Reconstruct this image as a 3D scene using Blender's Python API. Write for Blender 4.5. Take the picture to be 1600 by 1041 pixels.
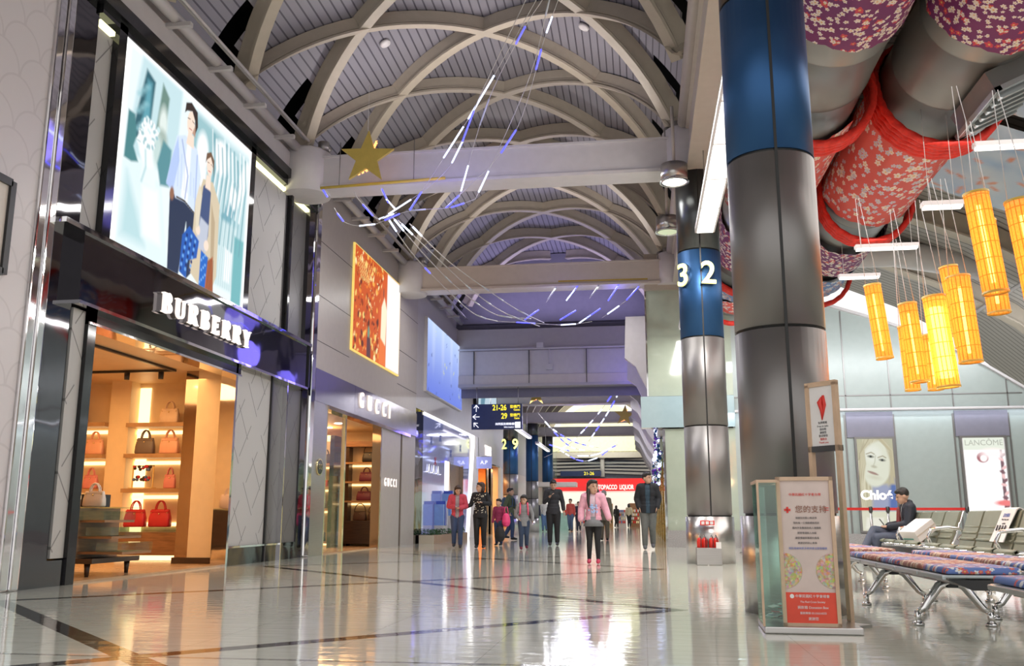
import bpy, bmesh, math, random
import numpy as np
from mathutils import Vector, Matrix
random.seed(7)
for o in list(bpy.data.objects): bpy.data.objects.remove(o)
SC = bpy.context.scene
COL = SC.collection
PI = math.pi
# ---------------------------------------------------------------- camera
cam_d = bpy.data.cameras.new('camera'); cam = bpy.data.objects.new('camera', cam_d); COL.objects.link(cam)
cam.location = (0, 0, 0.75)
cam.rotation_euler = (math.radians(90 + 11.348), 0, math.radians(7.973))
cam_d.sensor_width = 36; cam_d.lens = 32.29; cam_d.clip_start = 0.05; cam_d.clip_end = 300
SC.camera = cam
# ---------------------------------------------------------------- world, exposure, big lights
SC.view_settings.view_transform = 'Standard'; SC.view_settings.look = 'None'
SC.view_settings.gamma = 1; SC.view_settings.use_curve_mapping = False
SC.view_settings.exposure = 0.42
w = bpy.data.worlds.new('world'); SC.world = w; w.use_nodes = True
w.node_tree.nodes['Background'].inputs[0].default_value = (0.74, 0.73, 0.71, 1)
w.node_tree.nodes['Background'].inputs[1].default_value = 1.15
try:
    SC.cycles.use_denoising = True
    SC.cycles.max_bounces = 6; SC.cycles.sample_clamp_indirect = 4.0
    SC.cycles.glossy_bounces = 5; SC.cycles.transparent_max_bounces = 8
    SC.cycles.caustics_reflective = False; SC.cycles.caustics_refractive = False
except Exception: pass
def area(loc, rot, sx, sy, power, color=(1, 1, 1), name='area_light'):
    d = bpy.data.lights.new(name, 'AREA'); d.shape = 'RECTANGLE'; d.size = sx; d.size_y = sy; d.energy = power; d.color = color
    o = bpy.data.objects.new(name, d); o.location = loc; o.rotation_euler = rot; COL.objects.link(o); return o
def spot(loc, rot, power, color=(1, 1, 1), ang=110, r=.08):
    d = bpy.data.lights.new('spot_light', 'SPOT'); d.energy = power; d.color = color; d.spot_size = math.radians(ang); d.spot_blend = .6; d.shadow_soft_size = r
    o = bpy.data.objects.new('spot_light', d); o.location = loc; o.rotation_euler = rot; COL.objects.link(o); return o
def point(loc, power, color=(1, 1, 1), r=.1):
    d = bpy.data.lights.new('point_light', 'POINT'); d.energy = power; d.color = color; d.shadow_soft_size = r
    o = bpy.data.objects.new('point_light', d); o.location = loc; COL.objects.link(o); return o
WARM = (1, .55, .22); COOL = (.80, .84, 1)
# added uplights without fixtures, above beam height, to brighten the vault
for y in (8.0, 16.1, 24.2): area((-2.8, y, 7.62), (PI, 0, 0), 5.0, .4, 62, (1, .93, .88))
area((-2.8, 31.2, 7.62), (PI, 0, 0), 6, .3, 90, (.62, .55, 1))
# added fill strips without fixtures: under the beams, lounge wall, hall beyond
for y in (16.1, 24.2): area((-2.8, y, 6.80), (0, 0, 0), 5.6, .45, 110, (1, .98, .94))
for y in (37, 45, 53): area((-2.8, y, 5.5), (0, 0, 0), 4, .4, 160, (.92, .92, 1))
area((6.0, 21.6, 5.0), (math.radians(62), 0, 0), 7, .3, 130, (.93, .97, 1))
for y in (36.4, 44.4, 52.4): area((-2.8, y, 6.2), (PI, 0, 0), 5, .3, 90, (.7, .62, 1))
area((-2.8, 62, 5.6), (math.radians(130), 0, 0), 6, .4, 200, (1, 1, .82))
# the suspended panel lights over the concourse edge
area((1.17, 12.1, 5.46), (0, 0, 0), .33, 6.2, 190, (1, .98, .94)); area((1.2, 20.4, 5.46), (0, 0, 0), .33, 6.0, 150, (1, .98, .94))
area((1.0, 12.1, 5.6), (0, math.radians(75), 0), .2, 6.2, 150, (1, .97, .93))  # extra sideways lamp added to brighten the left shop fronts
# shop interiors
area((-8.4, 12.6, 3.0), (0, 0, 0), 2.6, 3.4, 95, WARM)
area((-8.0, 21.3, 2.92), (0, 0, 0), 2.0, 4, 85, WARM)
area((-7.6, 39, 2.9), (0, 0, 0), 1.6, 4, 120, WARM)
# lounge side
area((6.0, 24.0, 3.42), (math.radians(-28), 0, 0), 9, .08, 14, (.85, .93, 1))
area((6.0, 24.02, 3.36), (math.radians(28), 0, 0), 9, .08, 14, (.8, .88, 1))
area((6.0, 13, 5.6), (0, 0, 0), 6, 10, 330, (1, .96, .90))  # added overhead fill for the lounge, no fixture of this size

# ================================================================ materials
MATS = {}
def _nt(name):
    m = bpy.data.materials.new(name); m.use_nodes = True; nt = m.node_tree
    return m, nt, nt.nodes, nt.links, nt.nodes['Principled BSDF']
def mat(name, col, rough=.5, metal=0., emit=0., ecol=None, var=.08, scale=6., bump=0., bscale=30., alpha=1., trans=0., coat=0., spec=None, stretch=(1, 1, 1)):
    if name in MATS: return MATS[name]
    m, nt, N, L, P = _nt(name)
    tc = N.new('ShaderNodeTexCoord'); mp = N.new('ShaderNodeMapping'); mp.inputs['Scale'].default_value = stretch
    L.new(tc.outputs['Object'], mp.inputs[0])
    nz = N.new('ShaderNodeTexNoise'); nz.inputs['Scale'].default_value = scale; nz.inputs['Detail'].default_value = 4
    L.new(mp.outputs[0], nz.inputs['Vector'])
    r = N.new('ShaderNodeValToRGB'); r.color_ramp.elements[0].position = .3; r.color_ramp.elements[1].position = .7
    r.color_ramp.elements[0].color = tuple(max(0, c * (1 - var)) for c in col[:3]) + (1,)
    r.color_ramp.elements[1].color = tuple(min(1, c * (1 + var)) for c in col[:3]) + (1,)
    L.new(nz.outputs['Fac'], r.inputs[0]); L.new(r.outputs[0], P.inputs['Base Color'])
    P.inputs['Roughness'].default_value = rough; P.inputs['Metallic'].default_value = metal
    P.inputs['Alpha'].default_value = alpha; P.inputs['Transmission Weight'].default_value = trans
    P.inputs['Coat Weight'].default_value = coat
    if spec is not None: P.inputs['Specular IOR Level'].default_value = spec
    if emit:
        P.inputs['Emission Color'].default_value = tuple((ecol or col)[:3]) + (1,); P.inputs['Emission Strength'].default_value = emit
    if bump:
        n2 = N.new('ShaderNodeTexNoise'); n2.inputs['Scale'].default_value = bscale; L.new(mp.outputs[0], n2.inputs['Vector'])
        b = N.new('ShaderNodeBump'); b.inputs['Strength'].default_value = bump; b.inputs['Distance'].default_value = .02
        L.new(n2.outputs['Fac'], b.inputs['Height']); L.new(b.outputs[0], P.inputs['Normal'])
    MATS[name] = m; return m
class NX:   # tiny expression helper over math nodes
    def __init__(s, nt): s.nt = nt
    def m(s, op, a, b=0., c=None):
        n = s.nt.nodes.new('ShaderNodeMath'); n.operation = op
        for i, v in enumerate((a, b) if c is None else (a, b, c)):
            if isinstance(v, (int, float)): n.inputs[i].default_value = v
            else: s.nt.links.new(v, n.inputs[i])
        return n.outputs[0]
    def mix(s, f, a, b):
        n = s.nt.nodes.new('ShaderNodeMix'); n.data_type = 'RGBA'
        for i, v in ((0, f), (6, a), (7, b)):
            if isinstance(v, (int, float)): n.inputs[i].default_value = v
            elif isinstance(v, tuple): n.inputs[i].default_value = v + (1,) if len(v) == 3 else v
            else: s.nt.links.new(v, n.inputs[i])
        return n.outputs[2]
def sep(nt, out):
    n = nt.nodes.new('ShaderNodeSeparateXYZ'); nt.links.new(out, n.inputs[0]); return n.outputs
def floor_mat():
    m, nt, N, L, P = _nt('polished_stone_floor'); e = NX(nt)
    g = N.new('ShaderNodeNewGeometry'); x, y, z = sep(nt, g.outputs['Position'])
    ax = e.m('ABSOLUTE', e.m('ADD', x, 2.8))
    ym = e.m('ABSOLUTE', e.m('SUBTRACT', e.m('FLOORED_MODULO', e.m('ADD', y, -7.98 + 3.05), 6.1), 3.05))
    u = e.m('ADD', ax, ym)
    line = e.m('LESS_THAN', e.m('ABSOLUTE', e.m('SUBTRACT', u, 3.05)), .105)
    inl = e.m('LESS_THAN', ax, 3.2)
    line = e.m('MULTIPLY', line, inl)
    cr = e.m('LESS_THAN', e.m('ABSOLUTE', e.m('SUBTRACT', e.m('FLOORED_MODULO', e.m('ADD', y, -4.93), 6.1), 0)), .05)
    cr = e.m('MULTIPLY', cr, e.m('LESS_THAN', ax, 3.3))
    jx = e.m('LESS_THAN', e.m('FLOORED_MODULO', x, .9), .006); jy = e.m('LESS_THAN', e.m('FLOORED_MODULO', y, .9), .008)
    jj = e.m('MULTIPLY', e.m('MAXIMUM', jx, jy), .35)
    nz = N.new('ShaderNodeTexNoise'); nz.inputs['Scale'].default_value = 1.3; nz.inputs['Detail'].default_value = 6; L.new(g.outputs['Position'], nz.inputs['Vector'])
    base = e.mix(nz.outputs['Fac'], (.58, .585, .50), (.68, .68, .60))
    c = e.mix(jj, base, (.2, .18, .14)); c = e.mix(line, c, (.050, .038, .032)); c = e.mix(e.m('MULTIPLY', cr, .6), c, (.10, .08, .065))
    L.new(c, P.inputs['Base Color']); P.inputs['Roughness'].default_value = .07; P.inputs['Specular IOR Level'].default_value = .5
    P.inputs['Coat Weight'].default_value = .15; P.inputs['Coat Roughness'].default_value = .03
    mp = N.new('ShaderNodeMapping'); mp.inputs['Scale'].default_value = (2.2, 5.5, 1); L.new(g.outputs['Position'], mp.inputs[0])
    n2 = N.new('ShaderNodeTexNoise'); n2.inputs['Scale'].default_value = 1.6; n2.inputs['Detail'].default_value = 3; L.new(mp.outputs[0], n2.inputs['Vector'])
    b = N.new('ShaderNodeBump'); b.inputs['Strength'].default_value = .16; b.inputs['Distance'].default_value = .012
    L.new(n2.outputs['Fac'], b.inputs['Height']); L.new(b.outputs[0], P.inputs['Normal']); L.new(b.outputs[0], P.inputs['Coat Normal'])
    return m
def stripe_mat(name, c1, c2, axis, period, width, rough=.6, metal=0., bump=.5, coord='Object'):
    m, nt, N, L, P = _nt(name); e = NX(nt)
    tc = N.new('ShaderNodeTexCoord'); v = sep(nt, tc.outputs[coord])[axis]
    f = e.m('FLOORED_MODULO', v, period); s = e.m('LESS_THAN', f, width)
    nz = N.new('ShaderNodeTexNoise'); nz.inputs['Scale'].default_value = .7; L.new(tc.outputs['Object'], nz.inputs['Vector'])
    a = e.mix(nz.outputs['Fac'], tuple(k * .9 for k in c1), tuple(k * 1.1 for k in c1))
    L.new(e.mix(s, a, c2), P.inputs['Base Color']); P.inputs['Roughness'].default_value = rough; P.inputs['Metallic'].default_value = metal
    b = N.new('ShaderNodeBump'); b.inputs['Strength'].default_value = bump; b.inputs['Distance'].default_value = .03; b.invert = True
    L.new(s, b.inputs['Height']); L.new(b.outputs[0], P.inputs['Normal'])
    return m
def quilt_mat(name, col, light_rough=.35):   # diagonal embossed lozenges
    m, nt, N, L, P = _nt(name); e = NX(nt)
    g = N.new('ShaderNodeNewGeometry'); x, y, z = sep(nt, g.outputs['Position'])
    a = e.m('ADD', y, e.m('MULTIPLY', z, .75)); b_ = e.m('SUBTRACT', y, e.m('MULTIPLY', z, .75))
    la = e.m('LESS_THAN', e.m('FLOORED_MODULO', a, .62), .022); lb = e.m('LESS_THAN', e.m('FLOORED_MODULO', b_, .62), .022)
    ga = e.m('LESS_THAN', e.m('FLOORED_MODULO', e.m('ADD', b_, .1), 1.24), .8); gb = e.m('LESS_THAN', e.m('FLOORED_MODULO', e.m('ADD', a, .5), 1.24), .8)
    l = e.m('MAXIMUM', e.m('MULTIPLY', la, ga), e.m('MULTIPLY', lb, gb))
    nz = N.new('ShaderNodeTexNoise'); nz.inputs['Scale'].default_value = .8; L.new(g.outputs['Position'], nz.inputs['Vector'])
    base = e.mix(nz.outputs['Fac'], tuple(k * .93 for k in col), tuple(k * 1.07 for k in col))
    L.new(e.mix(l, base, tuple(k * .45 for k in col)), P.inputs['Base Color']); P.inputs['Roughness'].default_value = light_rough
    b = N.new('ShaderNodeBump'); b.inputs['Strength'].default_value = .6; b.inputs['Distance'].default_value = .02; b.invert = True
    L.new(l, b.inputs['Height']); L.new(b.outputs[0], P.inputs['Normal'])
    return m
def scale_mat():   # overlapping fan scales pressed into a white panel
    m, nt, N, L, P = _nt('white_scale_pattern'); e = NX(nt)
    g = N.new('ShaderNodeNewGeometry'); x, y, z = sep(nt, g.outputs['Position'])
    yy = e.m('ADD', y, x)
    r = None
    for oy, oz in ((0, 0), (.3, .3)):
        a = e.m('SUBTRACT', e.m('FLOORED_MODULO', e.m('ADD', yy, oy), .6), .3); b = e.m('FLOORED_MODULO', e.m('ADD', z, oz), .6)
        d = e.m('SQRT', e.m('ADD', e.m('MULTIPLY', a, a), e.m('MULTIPLY', b, b)))
        k = e.m('LESS_THAN', e.m('ABSOLUTE', e.m('SUBTRACT', d, .29)), .012); r = k if r is None else e.m('MAXIMUM', r, k)
    L.new(e.mix(r, (.62, .58, .60), (.56, .52, .54)), P.inputs['Base Color']); P.inputs['Roughness'].default_value = .3
    b = N.new('ShaderNodeBump'); b.inputs['Strength'].default_value = .5; b.inputs['Distance'].default_value = .03
    L.new(r, b.inputs['Height']); L.new(b.outputs[0], P.inputs['Normal'])
    return m
def flower_mat(name, base, petals, scale=4., dens=.6, var=None, rough=.6):
    m, nt, N, L, P = _nt(name); e = NX(nt)
    uv = N.new('ShaderNodeTexCoord').outputs['UV']
    col = base
    nz = N.new('ShaderNodeTexNoise'); nz.inputs['Scale'].default_value = 1.6; L.new(uv, nz.inputs['Vector'])
    col = e.mix(e.m('MULTIPLY', nz.outputs['Fac'], .9), base, var or tuple(k * .6 for k in base))
    for k, pc in enumerate(petals):
        vo = N.new('ShaderNodeTexVoronoi'); vo.voronoi_dimensions = '2D'; vo.inputs['Scale'].default_value = scale * (1 + .35 * k)
        mp = N.new('ShaderNodeMapping'); mp.inputs['Location'].default_value = (3.7 * k, 1.3 * k, 0); L.new(uv, mp.inputs[0]); L.new(mp.outputs[0], vo.inputs['Vector'])
        sb = N.new('ShaderNodeVectorMath'); sb.operation = 'SUBTRACT'; L.new(mp.outputs[0], sb.inputs[0])
        L.new(vo.outputs['Position'], sb.inputs[1])
        sx, sy, _ = sep(nt, sb.outputs[0])
        cr, cg, cb = sep(nt, vo.outputs['Color'])
        th = e.m('ADD', e.m('ARCTAN2', sy, sx), e.m('MULTIPLY', cr, 6.28))
        pet = e.m('ADD', .55, e.m('MULTIPLY', e.m('ABSOLUTE', e.m('COSINE', e.m('MULTIPLY', th, 2.5))), .45))
        R = e.m('MULTIPLY', pet, e.m('MULTIPLY', e.m('ADD', .5, e.m('MULTIPLY', cb, .5)), .46 / (scale * (1 + .35 * k))))
        d = e.m('SQRT', e.m('ADD', e.m('MULTIPLY', sx, sx), e.m('MULTIPLY', sy, sy)))
        msk = e.m('MULTIPLY', e.m('LESS_THAN', d, R), e.m('LESS_THAN', cg, dens))
        col = e.mix(msk, col, pc)
        cen = e.m('MULTIPLY', e.m('LESS_THAN', d, e.m('MULTIPLY', R, .28)), msk)
        col = e.mix(cen, col, (.75, .45, .12))
    L.new(col, P.inputs['Base Color']) if not isinstance(col, tuple) else None
    P.inputs['Roughness'].default_value = rough
    return m
def attr_mat(name, strength, attr='paint'):
    m, nt, N, L, P = _nt(name)
    a = N.new('ShaderNodeVertexColor'); a.layer_name = attr
    P.inputs['Base Color'].default_value = (.02, .02, .02, 1); P.inputs['Roughness'].default_value = .8; P.inputs['Specular IOR Level'].default_value = .2
    L.new(a.outputs['Color'], P.inputs['Emission Color']); P.inputs['Emission Strength'].default_value = strength
    return m
def print_mat(name):
    m, nt, N, L, P = _nt(name)
    a = N.new('ShaderNodeVertexColor'); a.layer_name = 'paint'
    L.new(a.outputs['Color'], P.inputs['Base Color']); P.inputs['Roughness'].default_value = .25; P.inputs['Coat Weight'].default_value = .5
    return m
def lantern_mat():
    m, nt, N, L, P = _nt('woven_bamboo_shade'); e = NX(nt)
    tc = N.new('ShaderNodeTexCoord'); u, v, _ = sep(nt, tc.outputs['UV'])
    s = e.m('LESS_THAN', e.m('FLOORED_MODULO', u, .045), .010); h = e.m('LESS_THAN', e.m('FLOORED_MODULO', v, .16), .010)
    nz = N.new('ShaderNodeTexNoise'); nz.inputs['Scale'].default_value = 55; nz.inputs['Detail'].default_value = 3; L.new(tc.outputs['UV'], nz.inputs['Vector'])
    k = e.m('MAXIMUM', s, h)
    c = e.mix(nz.outputs['Fac'], (.85, .22, .03), (1, .42, .08)); c = e.mix(e.m('MULTIPLY', k, .75), c, (.35, .08, .01))
    tr = N.new('ShaderNodeBsdfTranslucent'); L.new(c, tr.inputs[0]); df = N.new('ShaderNodeBsdfDiffuse'); L.new(c, df.inputs[0])
    tp = N.new('ShaderNodeBsdfTransparent'); tp.inputs[0].default_value = (1, .62, .22, 1)
    em = N.new('ShaderNodeEmission'); L.new(c, em.inputs[0]); em.inputs[1].default_value = .55
    m1 = N.new('ShaderNodeMixShader'); m1.inputs[0].default_value = .3; L.new(tr.outputs[0], m1.inputs[1]); L.new(df.outputs[0], m1.inputs[2])
    m2 = N.new('ShaderNodeMixShader'); L.new(e.m('MULTIPLY', e.m('SUBTRACT', 1, k), .42), m2.inputs[0]); L.new(m1.outputs[0], m2.inputs[1]); L.new(tp.outputs[0], m2.inputs[2])
    ad = N.new('ShaderNodeAddShader'); L.new(m2.outputs[0], ad.inputs[0]); L.new(em.outputs[0], ad.inputs[1])
    L.new(ad.outputs[0], N['Material Output'].inputs[0]); return m
def glass_mat(name, col=(1, 1, 1), opac=.12, rough=.02):
    m, nt, N, L, P = _nt(name)
    tp = N.new('ShaderNodeBsdfTransparent'); tp.inputs[0].default_value = tuple(col) + (1,)
    gl = N.new('ShaderNodeBsdfGlossy'); gl.inputs['Roughness'].default_value = rough
    fr = N.new('ShaderNodeLayerWeight'); fr.inputs[0].default_value = .5
    e = NX(nt); f = e.m('ADD', e.m('MULTIPLY', e.m('POWER', fr.outputs['Facing'], 4.0), .45), opac * .5)
    mx = N.new('ShaderNodeMixShader'); L.new(f, mx.inputs[0]); L.new(tp.outputs[0], mx.inputs[1]); L.new(gl.outputs[0], mx.inputs[2])
    L.new(mx.outputs[0], N['Material Output'].inputs[0]); return m
def mirror_mat(name, col, rough=.03, warp=.4, wscale=1.2, st=(1, 1, 1)):
    return mat(name, col, rough, 1., var=.03, bump=warp, bscale=wscale, stretch=st)

M = dict(
 floor=floor_mat(),
 deck=stripe_mat('corrugated_vault_deck', (.225, .215, .25), (.07, .065, .085), 0, .165, .03, coord='UV', rough=.5),
 deck2=stripe_mat('corrugated_hall_deck', (.42, .40, .38), (.2, .19, .18), 1, .22, .05, rough=.55),
 rib=mat('cream_painted_steel', (.43, .375, .305), .45, var=.04),
 white=mat('white_paint', (.62, .59, .60), .4, var=.03),
 offw=mat('warm_white_panel', (.60, .54, .49), .35, var=.03),
 fascia=mat('grey_white_fascia', (.46, .43, .43), .4, var=.03),
 beige=mat('beige_glossy_panel', (.42, .375, .35), .38, var=.03),
 black=mat('black_gloss', (.012, .012, .014), .08, var=.1),
 blackm=mat('black_metal', (.02, .02, .022), .35, var=.1),
 dark=mat('dark_void', (.015, .015, .017), .8),
 dmirror=mirror_mat('dark_smoked_mirror', (.13, .125, .135), .04, .5, .8),
 chrome=mirror_mat('polished_chrome', (.80, .79, .80), .05, .3, 1.5),
 cwarp=mirror_mat('rippled_steel', (.42, .39, .41), .24, .6, .9, (1, 1, 1.6)),
 bronze=mirror_mat('bronze_mirror', (.42, .33, .27), .08, .3, 1.5),
 gold=mirror_mat('gold_mirror', (.80, .66, .36), .08, .3, 1.5),
 steel=mat('brushed_steel', (.52, .50, .49), .28, 1., var=.05, scale=3, stretch=(1, 1, 30)),
 colgrey=mat('grey_metal_cladding', (.255, .242, .238), .42, .8, var=.06, scale=1.5, stretch=(1, 1, .3)),
 colblue=mat('blue_metal_cladding', (.03, .10, .25), .42, .7, var=.08, scale=1.5, stretch=(1, 1, .3)),
 coldark=mat('dark_steel_column_top', (.10, .105, .11), .3, .85, var=.06),
 seam=mat('black_seam', (.008, .008, .008), .5),
 beltred=mat('red_belt', (.80, .035, .03), .5),
 duct=mat('grey_spiral_duct', (.27, .265, .26), .34, .55, var=.05, scale=2),
 rope=mat('red_twisted_rope', (.72, .030, .018), .55, var=.15, scale=20),
 f_purple=flower_mat('purple_flower_fabric', (.12, .010, .13), ((.60, .05, .08), (.80, .72, .66), (.78, .70, .68)), 7.5, .55, (.22, .02, .10)),
 f_red=flower_mat('red_flower_fabric', (.62, .055, .05), ((.80, .66, .58), (.55, .50, .60)), 7.0, .6, (.72, .14, .10)),
 f_blue=flower_mat('blue_flower_fabric', (.08, .16, .42), ((.6, .62, .72), (.55, .3, .3)), 7, .7, (.2, .3, .5)),
 cushb=flower_mat('blue_floral_cushion', (.13, .24, .50), ((.70, .70, .74), (.60, .12, .12)), 14, .75, (.10, .12, .42)),
 cushr=flower_mat('red_floral_cushion', (.42, .10, .08), ((.72, .62, .50), (.65, .45, .35)), 14, .75, (.38, .22, .18)),
 seatg=mat('sage_green_vinyl', (.235, .25, .185), .42, var=.05),
 shell=mat('grey_metal_seat_shell', (.42, .46, .48), .3, .6, var=.04),
 scr_white=mat('white_light', (1, 1, 1), .4, emit=.95, ecol=(1, .98, .94)),
 lamp=mat('lit_tube', (1, 1, 1), .4, emit=6, ecol=(1, .95, .88)),
 lampw=mat('warm_lit_tube', (1, .8, .5), .4, emit=9, ecol=(1, .70, .32)),
 led=mat('blue_led', (.2, .2, 1), .4, emit=1.4, ecol=(.06, .07, 1)),
 ledw=mat('white_led', (.7, .8, 1), .4, emit=1.3, ecol=(.66, .74, 1)),
 ledoff=mat('clear_tube_unlit', (.55, .58, .62), .3),
 wire=mat('pale_wire', (.55, .53, .52), .5),
 cove=mat('yellow_cove_light', (1, 1, .5), .4, emit=1.3, ecol=(1, .98, .55)),
 warmcove=mat('warm_shelf_light', (1, .8, .5), .4, emit=1.7, ecol=(1, .70, .34)),
 numy=mat('yellow_lit_number', (1, 1, .4), .4, emit=1.15, ecol=(.95, 1, .22)),
 star=mat('matte_gold_star', (.55, .40, .09), .5, .2, var=.08),
 yellow=mat('yellow_painted_bar', (.60, .42, .06), .5),
 creamw=mat('cream_shop_wall', (.80, .62, .38), .45, var=.03),
 wood=mat('walnut_wood', (.26, .13, .06), .35, var=.25, scale=4, stretch=(1, 1, 8)),
 dwood=mat('dark_wood', (.05, .028, .018), .3, var=.25, scale=4, stretch=(1, 1, 8)),
 shelf=mat('oak_shelf', (.42, .24, .11), .4, var=.15, scale=5, stretch=(1, 6, 1)),
 carpet=mat('warm_stone_shop_floor', (.42, .27, .15), .25, var=.1),
 frame=mat('pale_wood_frame', (.60, .42, .29), .4, var=.1, scale=8),
 greeng=mat('pale_green_back_painted_glass', (.42, .47, .38), .08, var=.03, coat=.6),
 blueg=mat('pale_blue_glass', (.36, .47, .50), .08, var=.03, coat=.6),
 wallg=mat('grey_green_wall_panel', (.37, .415, .40), .3, var=.03),
 granite=mat('speckled_granite', (.36, .34, .34), .4, var=.4, scale=60),
 wallp=mat('blue_grey_wall', (.20, .19, .24), .5, var=.04),
 banner=mat('dark_blue_signboard', (.018, .035, .13), .3),
 sy=mat('yellow_sign_lettering', (1, .85, .05), .5, emit=.8, ecol=(1, .80, .04)),
 sw=mat('white_sign_lettering', (.9, .9, .95), .5, emit=.7),
 letter=mat('lit_white_letter', (.8, .75, .7), .4, emit=.7, ecol=(1, .90, .84)),
 lettere=mat('polished_letter_edge', (.6, .55, .53), .2, 1.),
 dred=mat('duty_free_red', (.75, .03, .03), .4, emit=.45, ecol=(.9, .05, .05)),
 quilt=quilt_mat('quilted_white_panel', (.40, .39, .38), .55),
 quiltd=quilt_mat('quilted_grey_panel', (.11, .105, .105), .35),
 scale=scale_mat(), lantern=lantern_mat(),
 glass=glass_mat('clear_glass'), glassg=glass_mat('greenish_glass', (.82, .95, .90), .15),
 skin=mat('skin', (.56, .34, .24), .5, var=.04), hair=mat('black_hair', (.018, .014, .012), .45, var=.2, scale=40), hairb=mat('dark_brown_hair', (.045, .022, .014), .45, var=.2, scale=40),
 hairw=mat('grey_hair', (.45, .42, .38), .6),
 leaf=mat('green_leaf', (.04, .13, .03), .5, var=.3, scale=20), brick=mat('tan_brick', (.40, .24, .14), .6, var=.2, scale=25),
 paper=mat('white_paper', (.80, .78, .78), .5, var=.02), ink=mat('dark_print', (.06, .06, .07), .5), inkr=mat('red_print', (.70, .04, .03), .5), inkb=mat('blue_print', (.15, .2, .5), .5),
 red=mat('red_plastic', (.70, .03, .02), .25), phone=mat('phone_black', (.01, .01, .012), .15),
 glow=mat('self_lit_showroom_back', (.8, .76, .7), .5, emit=.38, ecol=(1, .95, .86)),  # surfaces emit, standing in for the lighting of shop interiors
 lun=mat('cream_lunette', (.75, .74, .52), .5, emit=.35, ecol=(1, 1, .62)),  # emission stands in for light falling on the lunette wall
)
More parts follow.
